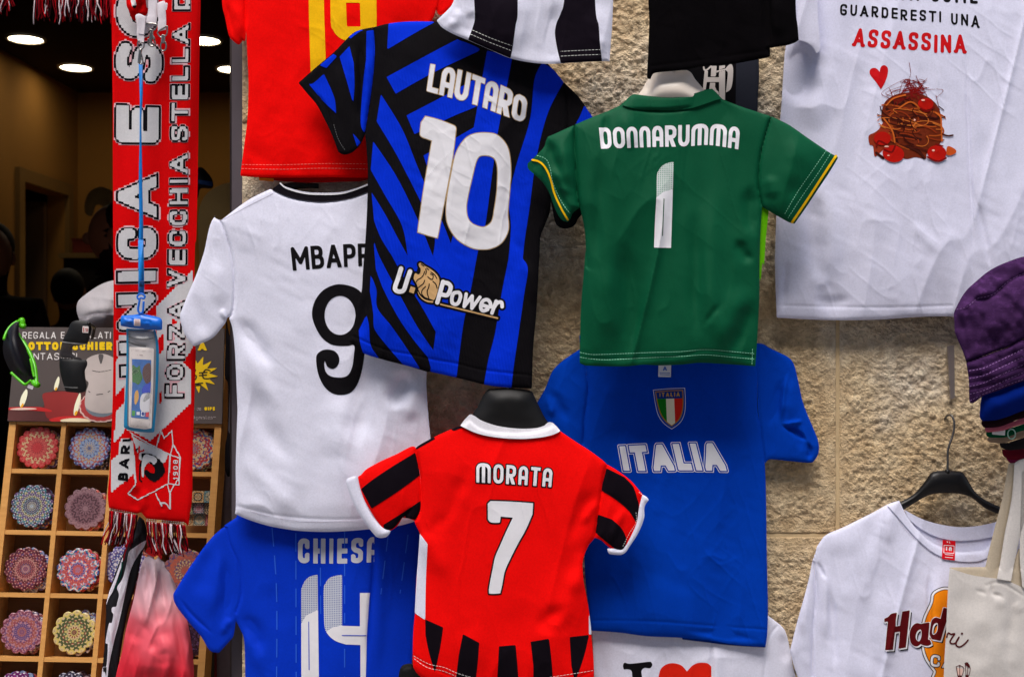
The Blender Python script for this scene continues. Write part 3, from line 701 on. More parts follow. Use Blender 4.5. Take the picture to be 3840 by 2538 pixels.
for c_, r_, pal, n1, n2, lob, lb, px, py in CO:
    u, v = at_rack(px, py, -.013); coaster(u, v, -.013, mandala(pal, n1, n2, px), lob, rnd.uniform(0, .4), lb, 'coasters in the pigeonholes')
    for k in range(2):
        pal2 = rnd.choice(CO)[2]; u2, v2 = u+.004+.004*k, v+.0025*(k+1)*rnd.uniform(-.4, 1)
        coaster(u2, v2, -.019-.006*k, mandala(pal2, 12, 20, px+k+1), 14, rnd.uniform(0, .5),
                'coaster %s behind the front one, %s, %s' % ('second, directly' if k == 0 else 'third, deepest', COLN[c_], ROWN[r_]), 'coasters stacked behind the front ones')
u, v = at_rack(745, 1905, -.013)
t = thing('square_coaster', 'patchwork tile coaster of many squares right of the scarf, second row', 'coaster', rk(u, v, -.013), 'coasters in the pigeonholes')
for i in range(3):
    for j in range(3):
        cx, cz = (i-1)*.0225, (j-1)*.0225; pal = [[CRM, (190, 130, 60), BLK], [BLK, RED, WHT], [TEA, (50, 70, 70), CRM], [(110, 80, 70), CRM, BLK], [(120, 50, 66), (90, 40, 50), PNK], [GRN, CRM, BLK]][(i*2+j*5) % 6]
        V, Fs = disc(12, .0112, .0035, am=.0); V, Fs = box(-.0108, .0108, 0, .0035, -.0108, .0108)
        me = bpy.data.meshes.new('tile'); me.from_pydata(V, [], Fs); me.materials.append(mandala(pal, 4, 8, 50+i*3+j, .011))
        o = bpy.data.objects.new('tile', me); COL.objects.link(o); o.parent = t; o.location = (cx, cz*math.sin(LEAN)*-1, cz); o.rotation_euler = (-LEAN, 0, 0)

# people far inside, all but lost in the dark
def figure(label, px, topy, h, y, face, hair, top, turn=0.0):
    x = (px-1920)/FPX*(DIST+y); t = thing('person', label, 'person', (x, y, 0)); k = h/1.75
    J = [(0, 0, .95, .15), (0, 0, 1.18, .135), (0, .0, 1.36, .15), (0, 0, 1.46, .07), (0, -.01, 1.53, .055), (0, -.02, 1.62, .095), (0, -.02, 1.70, .075),
         (.17, 0, 1.41, .06), (.21, .0, 1.16, .045), (.20, -.10, .95, .035), (-.17, 0, 1.41, .06), (-.21, 0, 1.16, .045), (-.20, -.10, .95, .035),
         (.09, 0, .88, .09), (.10, 0, .48, .06), (.10, .02, .07, .045), (.10, -.13, .04, .035), (-.09, 0, .88, .09), (-.10, 0, .48, .06), (-.10, .02, .07, .045), (-.10, -.13, .04, .035)]
    E = [(0, 1), (1, 2), (2, 3), (3, 4), (4, 5), (5, 6), (2, 7), (7, 8), (8, 9), (2, 10), (10, 11), (11, 12), (0, 13), (13, 14), (14, 15), (15, 16), (0, 17), (17, 18), (18, 19), (19, 20)]
    ct, st = math.cos(turn), math.sin(turn)
    def rot(p): return ((p[0]*ct-p[1]*st)*k, (p[0]*st+p[1]*ct)*k, p[2]*k)
    me = bpy.data.meshes.new('body'); me.from_pydata([rot(j) for j in J], E, []); o = bpy.data.objects.new('body', me); COL.objects.link(o); o.parent = t
    sk = o.modifiers.new('skin', 'SKIN'); 
    for v, j in zip(me.skin_vertices[0].data, J): v.radius = (j[3]*k, j[3]*k)
    me.skin_vertices[0].data[0].use_root = True
    ss = o.modifiers.new('sub', 'SUBSURF'); ss.levels = ss.render_levels = 2; sk.use_smooth_shade = True; me.materials.append(top)
    def blob(name, c, r, m, cut=None):
        V = []; Fs = []; n = 20; mm = 12
        for i in range(mm+1):
            for q in range(n):
                th, ph = math.pi*i/mm, 2*math.pi*q/n; p = [c[0]+r[0]*math.sin(th)*math.cos(ph), c[1]+r[1]*math.sin(th)*math.sin(ph), c[2]+r[2]*math.cos(th)]
                p = rot(p); V.append((p[0]+x, p[1]+y, p[2]))
        for i in range(mm):
            for q in range(n): Fs.append((i*n+q, (i+1)*n+q, (i+1)*n+(q+1) % n, i*n+(q+1) % n))
        mk(name, V, Fs, m, t)
    blob('head', (0, -.02, 1.63), (.078, .098, .118), face); blob('hair', (0, .035, 1.675), (.09, .098, .105), hair)
    blob('nose', (0, -.122, 1.615), (.014, .022, .024), face); blob('ear', (.08, 0, 1.62), (.012, .02, .03), face); blob('ear', (-.08, 0, 1.62), (.012, .02, .03), face)
    return t
sk_m = plain((150, 92, 62), .6, .3, name='skin'); hair_m = plain((28, 18, 14), .7, .3, name='hair')
figure('dark haired person seen from behind, deep in the shop beyond the white cap', 262, 0, 1.64, 4.3, sk_m, hair_m, plain((50, 32, 26), .9, .1, name='coat'), math.pi)
figure('person in profile facing left just behind the red scarf', 446, 0, 1.86, 3.0, sk_m, hair_m, plain((40, 20, 20), .9, .1, name='coat_red'), -math.pi/2)
figure('person at the far left edge in a dark jacket', -28, 0, 1.78, 3.2, sk_m, hair_m, plain((40, 30, 24), .9, .1, name='coat_brown'), .4)
# counter with a dark box
t = thing('counter', 'dark counter at the back of the shop with a pale top edge', 'counter', ((300-1920)/FPX*7.4, 5.6, 0))
xa, xb = (238-1920)/FPX*7.4, (560-1920)/FPX*7.4; zt = ZC-(950-1269)/FPX*7.4
V, Fs = box(xa, xb, 5.4, 5.9, 0, zt-.03); mk('cabinet', V, Fs, plain((34, 26, 24), .5, .4, name='dark_cabinet'), t, False)
V, Fs = box(xa-.02, xb+.02, 5.37, 5.93, zt-.03, zt); mk('counter_top', V, Fs, plain((150, 120, 70), .5, .4, name='counter_top'), t, False)
xc = (292-1920)/FPX*7.4; V, Fs = box(xc-.07, xc+.07, 5.5, 5.62, zt, zt+.09)
V2, F2 = box(xc-.075, xc+.075, 5.495, 5.625, zt+.09, zt+.10); o = mk('dark_box', *join([(V, Fs), (V2, F2)]), plain((70, 14, 22), .5, .4, name='box_red'), None, False)
recentre(o); tag(o, 'small dark red box standing on the counter deep in the shop', 'box')

# hats in the shop
def relief(name, label, cat, y0, shape, mat, **k):
    s = Sheet(name, label, cat, y0, shape, **k); return s
sh = poly('B 450,400 460,360 490,330 560,280 620,250 680,236 760,240 790,330 800,520 720,540 560,560 500,540 460,450')
s = relief('white_cap', 'white cotton cap behind the poster board, half hidden by the scarf', 'cap', .42, sh, None, bulge=.05, bw=50, rip=.006, rw=(60, 90), ridge=.004, seed=31, creases='B 460,470 560,440 680,450;9;-4|B 480,440 560,405 680,400;14;3')
s.body('crown', sh & poly('B 440,200 820,200 820,440 680,445 560,440 470,465 440,440', False), cloth((212, 206, 210), 'cotton'))
s.body('band', sh & poly('B 440,440 470,460 560,436 680,441 820,436 820,580 440,580', False), cloth((200, 194, 200), 'cotton'), lift=.003)
sh = poly('A 1172,1568 1165,1300 1180,1200 1215,1140 1270,1100 1340,1076 1420,1072 1500,1110 1540,1250 1540,1700 1160,1700')
s = relief('straw_hat', 'dim beige woven dome hat between the scarf and the stone wall edge', 'hat', .75, sh, None, bulge=.09, bw=90, rip=.003, seed=32)
s.body('dome', sh, cloth((170, 140, 88), 'rib'))
sh = poly('A 1150,1000 1185,985 1215,1010 1245,1050 1255,1090 1240,1110 1180,1110 1165,1160 1140,1200 1130,1100')
s = relief('cap', 'black cap with blue trim hanging right beside the scarf, in the dark', 'cap', .9, sh, None, bulge=.03, bw=30, seed=33)
s.body('crown', sh, plain((26, 20, 22), .6, .3, name='cap_black')); s.print('trim', poly('A 1165,1058 1248,1068 1250,1096 1166,1080', False), plain((30, 70, 130), .6, .3, name='trim'), .002)
sh = poly('X 335,720 370,702 400,706 430,730 430,790 410,820 390,780 360,770 345,810 320,800 318,760')
s = relief('hanging_shirt', 'pale shirt hanging dimly at the back, left of the scarf', 'shirt', 3.6, sh, None, bulge=.02, bw=30, seed=34); s.body('body', sh, cloth((150, 120, 70), 'cotton'))
# long black hanging thing beside the rack
sh = poly('B 1330,470 1350,560 1375,600 1380,900 1385,1100 1392,1250 1380,1340 1355,1385 1335,1385 1322,1330 1325,1200 1338,1120 1340,860 1322,800 1325,640')
s = relief('folded_umbrella', 'long black folded umbrella hanging between rack and white jersey', 'umbrella', .30, sh, None, bulge=.02, bw=20, rip=.004, rw=(20, 300), seed=35)
s.body('canopy', sh, cloth((20, 17, 20), 'plain')); s.print('strap', poly('B 1352,870 1368,860 1360,1020 1350,1140 1342,1120', False), plain((74, 68, 74), .6, .3, name='strap_grey'), .001)
# ================================================================ THE SHIRTS ON THE WALL
WHITE, LAV = (226, 226, 242), (222, 222, 242)
THREAD = plain((235, 235, 230), .8, .1, name='thread')
def ink(c, r=.75): return plain(c, r, .1, name='print_ink', var=.02, sc=200)
INKW = ink((236, 234, 238)); INKB = ink((14, 11, 15))

# --- red jersey with yellow 18
bd = poly('D 190,-260! 190,100 196,250 206,480 200,700 178,880 158,1035! 270,1044 500,1046 700,1044 860,1046 1100,1046! 1160,800 1200,300 1310,60 1330,-260!')
slL = poly('D 60,-260! 50,0 70,110 92,210 120,245 150,264 172,240 192,200 192,-260!')
slR = poly('D 1290,-260! 1300,20 1312,60 1335,90 1400,50 1440,0 1500,-260!')
s = Sheet('football_jersey', 'bright red football jersey with yellow number 18, top left of the wall', 'football jersey', -.032, bd | slL | slR, rip=.004, rw=(170, 900), bulge=.016, seed=41,
          creases='D 193,-100 194,200;7;-5|D 190,930 240,900 400,1000;26;-2|D 500,1030 620,930 760,860;40;2|D 110,0 150,120 150,250;14;4|D 75,0 100,120 120,230;7;-3')
redm = cloth((250, 8, 6), 'mesh')
s.body('body', bd, redm); s.body('sleeve', slL - bd.grow(-2), redm, lift=-.002); s.body('sleeve', slR - bd.grow(-2), redm, lift=-.002)
bk = poly('D 262,1010! 268,1048! 400,1066 560,1074 760,1070 900,1060 1000,1000!'); s.part('back_panel', bk, cloth((170, 8, 8), 'mesh'), lift=-.004, solid=.002)  # back panel's red is darkened, its shade put into the colour
s.print('care_label', poly('D 266,1046 356,1050 355,1069 270,1062', False), ink((220, 120, 30)), -.0032)
YW = cloth((252, 192, 20), 'mesh')
s.print('numeral', poly('D 558,-200 646,-200 652,100 660,330 655,520 575,520 562,100', False), YW, step=5, lift=.0005)
n8 = poly('D 688,-200! 690,120 705,180 735,218 780,240 860,245 915,215 950,175 960,130 955,-200!') - poly('D 780,18 862,18 866,158 785,158', False) - poly('D 778,-160 860,-160 860,-40 778,-40', False)
s.print('numeral', n8, YW, step=5, lift=.0005)
s.stitch('hem_stitch', 'D 168,968 400,970 650,963 905,965|D 165,992 400,996 650,990 905,995', plain((255, 120, 110), .8, .1, name='pink_thread'), w=2)

# --- white jersey with black collar and 9
bd = poly('D 335,1112! 420,1150 520,1176 640,1187 800,1168 1000,1110 1250,1160! E 1300,400 1255,770 1262,1000 1276,1150! 1290,1350 F 1300,560 1200,648! 1080,680 900,700 700,713 520,709 380,690 300,672 200,640 124,606! 132,560 132,300 142,0 E 142,1000 134,800 126,640 112,520 92,458! 112,430 126,330 122,200 108,100 E 90,20 D 40,1300! 200,1180')
slv = poly('D 45,1300! 0,1275 A 1272,1268! 1248,1295 1228,1350 1200,1480 1160,1600 B 1130,260 1100,330 1060,432! 1062,480 1090,560 1140,626! 1220,592 1262,565 1300,520 1326,486 1338,450! 1346,462! 1368,480 E 92,458 112,430 126,330 122,200 108,100 D 80,1380')
s = Sheet('football_jersey', 'white football jersey with black collar and black number 9', 'football jersey', -.038, bd | slv, rip=.006, rw=(230, 700), bulge=.016, ridge=.006, seed=51, grow=(900, 1900),
          creases='D 40,1300 75,1380 E 108,100 124,250 118,400 95,455;4;-2.2|E 130,450 250,600 360,770;26;-7|E 150,520 300,860 420,1010;30;5|E 170,800 330,1130 500,1330;34;-6|E 140,1240 300,1420 F 560,660;30;4|E 1150,760 1080,900 1060,1010;28;-15|E 1230,800 1170,950 1130,1090;30;7|E 900,720 880,900 830,1250;44;-9|E 780,880 740,1100 720,1300;40;5|B 1334,410 1310,430 1340,470;9;4|B 1250,100 1290,300 1310,420;24;4|B 1130,300 1180,460 1210,590;20;-3|F 128,560 400,620 760,640 1180,610;5;-1|A 1500,1310 1420,1500;40;3')
wm = cloth(WHITE, 'mesh'); s.body('body', bd, wm); s.body('sleeve', slv - bd.grow(-2), wm, lift=-.0012)
s.part('collar', poly('D 345,1112! 395,1078! 430,1106 520,1132 610,1141 740,1138 830,1115 910,1084 1000,1060! 1000,1100! 910,1128 800,1166 650,1186 520,1176 420,1150') , cloth((22, 18, 24), 'rib'), lift=.003, solid=.003)
s.print('collar_edge', lines('D 393,1078 430,1107 520,1134 610,1143 740,1140 830,1117 910,1086 1000,1060', 2.6), INKW, .004)
s.print('collar_lining', poly('D 395,1078! 430,1100 520,1125 610,1134 740,1131 830,1110 910,1080 1000,1050! 1000,1062! 910,1090 830,1120 740,1143 610,1146 520,1136 430,1108'), wm, .0015)
s.print('shoulder_seam', lines('A 1290,1292 D 60,1290 210,1210 350,1140', 1.5), plain((190, 186, 200), .8, .1, name='seam_grey'), .0003)
s.print('name_lettering', text('MBAPPE', 'E 453,42 700,28 890,20 1000,15', 'E 468,181 700,164 880,154 1000,149', .175, .11), INKB)
nine = poly('E 742,260 820,275 870,310 900,370 905,440 900,520 890,640 885,700 868,790 840,860 800,900 742,910 690,895 645,850 615,780 604,700 615,665 650,645 690,645 720,658 738,685 740,715 725,745 700,757 672,745 660,720 655,710 652,735 662,775 690,800 745,808 790,795 815,750 825,690 828,620 790,622 742,622 690,612 640,575 600,510 580,440 592,370 630,310 680,275') - ell((800+745*K, 900+443*K), 91*K, 115*K)
s.print('numeral', nine, INKB, .0005)
s.stitch('hem_stitch', 'F 134,566 300,616 520,655 760,652 1000,640 1180,600', plain((205, 200, 214), .8, .1, name='thread_grey'), w=2, dash=60, gap=2)

# --- blue jersey with 14
bd = poly('F 150,560! 135,630! 60,680 C 1340,680! F 100,780 150,900 165,1000 160,1100 132,1190! 133,1238! 160,1290 182,1360 188,1600 188,1800! 1150,1800! 1166,1500 1180,1300 1195,1100 1210,850 1212,740 1196,655! 1150,560!')
slv = poly('C 1405,630! 1325,680! 1290,705 1250,742 1190,815 1100,945 1018,1080! 1030,1135 1090,1220 1180,1325 1225,1400 1252,1421! 1288,1424! 1305,1405 1345,1360 1372,1325 1386,1238! 1420,1200 F 220,1100 240,1000 220,900 180,780')
s = Sheet('football_jersey', 'royal blue football jersey with white number 14, hem out of the picture', 'football jersey', -.012, bd | slv, rip=.005, rw=(150, 900), bulge=.010, seed=61, wr=.0006,
          creases='C 1330,690 F 100,780 150,900 165,1000 160,1100 132,1190;4;-2|F 945,690 940,1000 920,1200 900,1600;9;-5|F 985,690 980,1000 960,1568;20;5|F 150,1210 250,1290 280,1450;20;-5|F 140,1280 230,1400 300,1568;24;4|F 10,800 20,1000 -40,1250;22;4|F 60,850 80,1050 60,1250;16;-5|C 1045,1080 1120,1190 1270,1330;7;-2.5|C 1240,800 1180,1000 1130,1100;26;-3|F 330,1000 420,1300;40;-3|C 1300,1330 1330,1260 1380,1220;12;4')
bl = cloth((0, 52, 196), 'mesh', rough=.7, spec=.1); s.body('body', bd, bl); s.body('sleeve', slv - bd.grow(-2), bl, lift=-.0012)
sil = ink((206, 208, 216)); clipf = poly('F 0,0 946,0 946,900 918,1100 903,1320 893,1700 0,1700', False)
s.print('name_lettering', text('CHIESa', 'F 498,752 760,752 974,742', 'F 498,897 760,900 970,890', .2, .2) & clipf, sil)
one = poly('F 613,965! 622,1700! 518,1700! 517,1100 522,1040 540,1000 570,975')
four = (poly('F 757,965! 757,1265! 862,1268! 862,1072! 922,1072! 910,1700! 865,1700! 865,1378! 780,1375! 715,1352 670,1310 652,1250 648,1060 660,1015 690,980') & clipf)
cut1 = poly('F 400,1262 518,1250 545,1205 613,1172 700,1172 700,800 400,800', False); cut4 = poly('F 640,1310 660,1302 700,1275 757,1262 800,1262 800,800 640,800', False)
ht = halftone((200, 204, 214), (60, 84, 160)); hm = lambda: 0
s.print('numeral', one - cut1, INKW); s.print('numeral_top', one & cut1, ht); s.print('numeral', four - cut4, INKW); s.print('numeral_top', four & cut4, ht)
s.print('slot', lines('F 561,1242 563,1524|F 756,1322 900,1323', 1.6), bl, .0009)
dl = plain((40, 96, 220), .7, .2, name='blue_dash')
for q in 'F 345,690 372,1060 372,1568|F 485,720 487,1568|F 628,760 632,1250|F 772,700 772,1250|F 1030,720 985,1080|F 1145,730 1098,1075|F 772,1400 772,1568'.split('|'): s.stitch('pin_stripe', q, dl, w=4, dash=70, gap=34)

# --- blue T-shirt ITALIA
bd = poly('H 1055,560! 1060,650! 1080,700 1105,870 1085,1050 1078,1180! 1070,1300 I 1085,880 1095,1040 1112,1180 1125,1294! L 200,1306 350,1326 560,1336 730,1352 850,1372 950,1384 1051,1388! 1062,1310 1066,1150 1060,900 1056,600 1052,420 1048,322! 1040,240 1024,100 K 1005,1000 1002,800 1000,605! 980,540!')
sl1 = poly('H 1060,640! 1010,672 950,715 905,758 880,805 855,870 790,985! 830,1120 900,1200 1085,1300! 1080,1180 1085,1050 1105,870 1080,700')
sl2 = poly('K 1000,605! 1040,612 1075,634 1130,660 1190,692 1220,735 1242,820 1265,930 1290,1005 1330,1100 1358,1170 1367,1215! 1360,1262 1330,1306! 1290,1308 1180,1297 1110,1290 1070,1290 1048,1316! 1030,1180 1008,1000 1002,800')
s = Sheet('t_shirt', 'royal blue cotton T-shirt with a tricolour shield and the word ITALIA', 't-shirt', -.022, bd | sl1 | sl2, rip=.006, rw=(180, 1100), bulge=.012, seed=71, wr=.0010, fine=.0018, ridge=.003,
          creases='K 1002,620 1004,900 1030,1180 1048,1310;4;-1.6|H 1080,700 1105,870 1085,1050 1078,1200;4;-1.6|K 1195,770 1165,860 1142,1080;9;9|K 1215,790 1200,900 1190,1070;20;5|K 1160,800 1120,960 1060,1100;18;-5|K 1140,1090 1200,1110 1300,1182;9;-9|K 1145,1086 1200,1078 1280,1062;7;6|K 1300,1182 1312,1240 1300,1300;9;-6|K 1200,1075 1255,1180 1250,1250;10;-3|H 880,860 930,960 1000,1080;16;-4|H 860,900 900,1050;12;4|L 300,480 330,900 380,1250;26;-2.5|L 330,900 520,1010 700,1060;30;-2|L 100,700 240,1000;30;2|K 60,900 300,880 380,920;20;2.5|L 30,1232 400,1240 700,1262 1058,1288;4;-1.2|L 560,1290 900,1330 1040,1360;10;-3|K 250,900 330,1000 400,1150;26;-2')
itm = cloth((0, 60, 176), 'cotton', rough=.92); s.body('body', bd, itm); s.body('sleeve', sl1 - bd.grow(-2), itm, lift=-.001); s.body('sleeve', sl2 - bd.grow(-2), itm, lift=-.001)
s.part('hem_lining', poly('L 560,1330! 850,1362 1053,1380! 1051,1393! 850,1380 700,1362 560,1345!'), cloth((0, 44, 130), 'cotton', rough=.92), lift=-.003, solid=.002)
s.print('neck_tag', poly('K 424,700 498,700 495,806 420,804', False), ink((226, 226, 232)), .001)
s.print('tag_print', text('A', 'K 445,742 475,742', 'K 445,768 475,768', .3, .1) | lines('K 430,780 490,782|K 432,790 488,792', 1.4, False), ink((90, 120, 200)), .0013)
sh = poly('K 390,880! 480,872 578,868! 582,930 580,1000 566,1050 540,1084 500,1112! 455,1080 420,1030 402,960')
sh2 = poly('K 402,890! 480,883 567,880! 570,940 566,1000 552,1045 530,1072 500,1096! 462,1066 432,1022 414,960')
sh3 = poly('K 408,896! 480,889 561,886! 564,940 560,1000 546,1042 526,1068 500,1089! 466,1061 438,1018 420,960')
s.print('shield_outline', sh, ink((228, 228, 238)), .0004); s.print('shield_field', sh.grow(-2), ink((14, 66, 160)), .0006)
s.print('shield_gold', sh2 , ink((168, 120, 40)), .0008)
lo = poly('K 380,934 600,930 600,1130 380,1130', False)
s.print('shield_green', sh3 & lo & poly('K 380,920 466,920 474,1120 380,1120', False), ink((16, 120, 24)), .0010)
s.print('shield_white', sh3 & lo & poly('K 466,920 514,920 522,1120 474,1120', False), ink((236, 226, 196)), .0010)
s.print('shield_red', sh3 & lo & poly('K 514,920 600,920 600,1120 522,1120', False), ink((214, 36, 24)), .0010)
s.print('shield_blue', sh3 & poly('K 380,880 600,876 600,929 380,934', False), ink((20, 50, 130)), .0010)
s.print('shield_lettering', text('ITALIA', 'K 428,898 548,892', 'K 428,922 548,919', .22, .24), ink((196, 150, 60)), .0013)
it = text('ITALIA', 'K 190,1210 400,1200 600,1194 780,1190', 'K 216,1356 400,1358 600,1354 826,1358', .27, .13, wscale=1.2)
s.print('word_outline', it.grow(6.2), INKW, .0004); s.print('word_gap', it.grow(3.6), itm, .0007); s.print('word_lettering', it.grow(-.9), INKW, .0010)

# --- white T-shirt I (heart)
bd = poly('I 1100,1250! 1130,1300 1150,1800! L 1330,1800! 1230,1568 1200,1430 1182,1340 1165,1290! 1140,1262 1112,1240 1066,1204! 1000,1180! 400,1200!')
s = Sheet('t_shirt', 'white T-shirt with a black letter I and a red heart, mostly below the picture', 't-shirt', -.006, bd, rip=.004, rw=(150, 900), bulge=.009, seed=81, wr=.0006,
          creases='L 735,1330 733,1800;8;-4|L 765,1330 763,1800;18;4|L 1125,1262 1070,1350 1040,1600;5;-2|L 1150,1300 1180,1500;16;-3|L 60,1350 120,1600;20;-2')
s.body('body', bd, cloth(WHITE, 'cotton')); 
s.print('letter', poly('L 213,1500! 222,1482 250,1488 300,1484 350,1478 378,1476! 386,1495 372,1514 340,1512 322,1530 325,1560 345,1700! 270,1700! 268,1560 262,1528 240,1520 218,1522!'), INKB)
s.print('heart', poly('L 590,1534! 560,1500 520,1486 480,1488 445,1508 428,1540 424,1600 460,1700! 733,1700! 733,1505! 715,1488 690,1482 655,1484 620,1500'), ink((226, 34, 14)))

# --- big white T-shirt with lettering and pasta
bd = poly('M 150,-200! 170,200 160,330 150,480 140,640 125,800 118,1000 112,1250 104,1500 N 104,150 108,300 114,456! 250,464 400,470 560,471 700,468 800,462 950,452 1080,448 1160,452 1300,470 1500,470 1900,450! M 1900,-200!')
slv = poly('M 222,-200! 228,0 236,150 243,236! 275,245 305,260 330,285 346,315! 358,308 368,285 366,200 356,100 345,-200!')
s = Sheet('t_shirt', 'large white T-shirt with red lettering and a nest of tomato pasta', 't-shirt', -.026, bd | slv, rip=.005, rw=(150, 1500), bulge=.014, seed=91, wr=.0008, ridge=.004,
          creases='M 345,300 340,620 330,800;44;7|M 300,240 270,420 250,640;50;-16|M 330,1100 330,1400 N 320,200;34;-10|M 420,1000 N 420,100 440,300;40;6|N 180,100 160,300 150,440;10;-4|M 1225,250 1240,700 1255,1100 1275,1568;7;-4|M 1255,250 1275,900 1300,1500;20;3|M 1260,1080 1330,1350 N 1380,200;10;-3|M 590,300 585,1200;30;-2|M 900,1300 1080,1500;18;2.5|N 320,330 420,370 560,340;20;-4|N 300,200 420,280;24;4|N 120,382 400,392 800,396 1150,384;4;-1')
wc = cloth(LAV, 'cotton', rough=.9); s.body('body', bd - slv.grow(-2), wc); s.body('sleeve', slv, wc, lift=.034)
s.print('lettering_black', text('GUARDAMI COME', 'M 400,-100 850,-78 1290,-56', 'M 400,-14 850,2 1292,24', .21, .3, flat=False), INKB)
s.print('lettering_black', text('GUARDERESTI UNA', 'M 488,24 800,50 1100,72 1305,92', 'M 485,92 800,114 1100,138 1305,166', .185, .30, flat=False, wob=.05), INKB)
s.print('lettering_red', text('ASSASSINA', 'M 575,168 800,186 1000,198 1224,212', 'M 560,274 800,294 1000,304 1226,322', .19, .24, flat=False, wob=.05), ink((204, 14, 22)))
s.print('small_heart', poly('M 727,527! 695,480 666,445 660,420 672,404 695,402 712,415 719,428! 724,400 738,386 755,388 768,406 765,445 748,490'), ink((204, 14, 22)))
PB, PO, PD, TR = ink((112, 40, 16), .5), ink((196, 92, 30), .5), ink((60, 18, 10), .5), ink((186, 22, 12), .4)
s.print('pasta', poly('M 735,640 760,590 820,555 900,545 980,560 1040,600 1072,650 1085,720 1088,800 1070,850 1000,900 990,935 930,925 870,935 800,900 760,850 730,800 745,740 728,700'), PB, .0005)
s.print('pasta', poly('M 715,760 745,720 790,740 800,800 770,850 720,900 690,920 680,860 660,850 655,800 690,780'), ink((150, 50, 24), .5), .0006)
s.print('pasta_shade', lines('M 760,640 790,660 830,650|M 1010,690 1050,700 1075,680|M 800,760 860,800 960,820|M 880,860 940,880 980,930|M 760,700 800,780 830,860|M 920,620 900,590 870,580|M 700,900 740,930|M 830,720 920,745 1040,735|M 790,600 830,620 860,600', 5), PD, .0008)
rn = random.Random(7); Ls = []
nest = poly('M 735,640 760,590 820,555 900,545 980,560 1040,600 1072,650 1085,720 1088,800 1070,850 1000,900 990,935 930,925 870,935 800,900 760,850 730,800 745,740 728,700')
for k in range(46):
    cx, cy = rn.uniform(770, 1040), rn.uniform(620, 860); rr, ry = rn.uniform(50, 170), rn.uniform(20, 60); a0 = rn.uniform(0, 6.3); da = rn.uniform(1.2, 2.6)
    Ls.append(path('M '+' '.join('%f,%f' % (cx+rr*math.cos(a0+da*j/5), cy+ry*math.sin(a0+da*j/5)+.25*rr*math.cos(a0+da*j/5)) for j in range(6))))
for k, (r_, c_) in enumerate(((2.6, (176, 78, 26)), (1.8, (84, 26, 12)), (2.3, (150, 54, 20)), (1.5, (206, 110, 44)), (1.8, (60, 16, 10)))):
    s.print('pasta_strand', strokeS(Ls[k::5], r_) & nest.grow(16), ink(c_, .5), .0009+.00012*k, step=2)
s.print('pasta_strand', lines('M 745,700 780,745 800,790 808,838|M 1050,664 1078,690 1082,740 1086,830|M 830,640 900,600 960,640|M 760,620 800,580 870,560', 3.0), ink((206, 100, 36), .5), .0014)
s.print('pasta_strand', lines('M 1088,790 1120,800 1150,796|M 870,860 940,890 985,930', 3.2), ink((70, 24, 14), .5), .0014)
Ls = []
for k in range(26):
    x0_, y0_ = rn.uniform(780, 1060), rn.uniform(560, 640); Ls.append(path('M %f,%f %f,%f %f,%f %f,%f' % (x0_, y0_, x0_+rn.uniform(-60, 60), y0_-rn.uniform(20, 60), 930+rn.uniform(-80, 70), 500+rn.uniform(-30, 50), 930+rn.uniform(-90, 100), 470+rn.uniform(-25, 90))))
Ls.append(path('M 910,560 895,470 902,430 893,370')); Ls.append(path('M 800,580 785,540 775,520')); Ls.append(path('M 1050,560 1072,650 1060,600'))
s.print('pasta_herb', strokeS(Ls, 1.0), ink((124, 16, 14), .5), .0009, step=2)
toms = (ell((2840+990*K, 612*K), 46*K, 34*K, 0), ell((2840+800*K, 905*K), 64*K, 50*K, .2), ell((2840+735*K, 815*K), 50*K, 40*K), ell((2840+1056*K, 900*K), 56*K, 44*K, .1))
for k, q in enumerate(toms): s.print('tomato', q, TR, .0016+.00008*k)
s.print('tomato_shade', lines('M 745,880 790,895 810,860|M 700,860 715,830 760,850|M 960,640 1000,655 1040,630|M 1000,925 1060,950 1110,930|M 1050,850 1090,860', 3.2), ink((120, 10, 8), .5), .0019)
s.print('tomato', poly('M 1118,862 1150,870 1170,888 1160,905 1130,915 1112,905'), ink((206, 84, 30), .5), .0017)
s.print('tomato_glint', ell((2840+760*K, 862*K), 14*K, 5*K) | ell((2840+1035*K, 885*K), 9*K, 6*K) | ell((2840+975*K, 590*K), 12*K, 5*K) | ell((2840+925*K, 706*K), 6*K, 6*K) | ell((2840+770*K, 915*K), 10*K, 3*K), ink((250, 190, 170), .4), .0021)

# --- black shorts with a pale monogram, behind the green jersey
bd = poly('J 560,300! 1010,300! 1014,450 1008,560 1003,700! 560,700!')
s = Sheet('football_shorts', 'black football shorts with a pale letter emblem, behind the green jersey', 'shorts', -.012, bd, rip=.002, bulge=.006, seed=101, wr=.0004)
s.body('body', bd, cloth((16, 14, 17), 'plain')); s.print('side_panel', poly('J 880,290 1012,290 1014,450 1008,560 1003,700 875,700', False), cloth((44, 46, 56), 'plain'), .0004, step=5)
em = many('S 375,410 450,400 445,545 705,548 700,655 425,655 400,825 335,830 345,720|S 530,290 650,290 630,500 620,530 515,530|S 705,290 838,275 838,330 705,380|S 700,430 838,395 838,1060 705,1030|S 500,670 615,672 612,760 640,830 695,880 695,945 600,900 540,830 480,820')
em = em | poly('S 650,400! 850,350! 900,290 950,255 990,260 1015,320 1022,420 1010,620 985,760 940,840 855,892! 868,800 885,640 900,480 890,420 850,385! 720,415 660,440 640,500!') | lines('S 355,320 365,370 390,385 440,370 520,300', 3)
s.print('monogram', em, ink((216, 206, 200)), .0008, step=2)

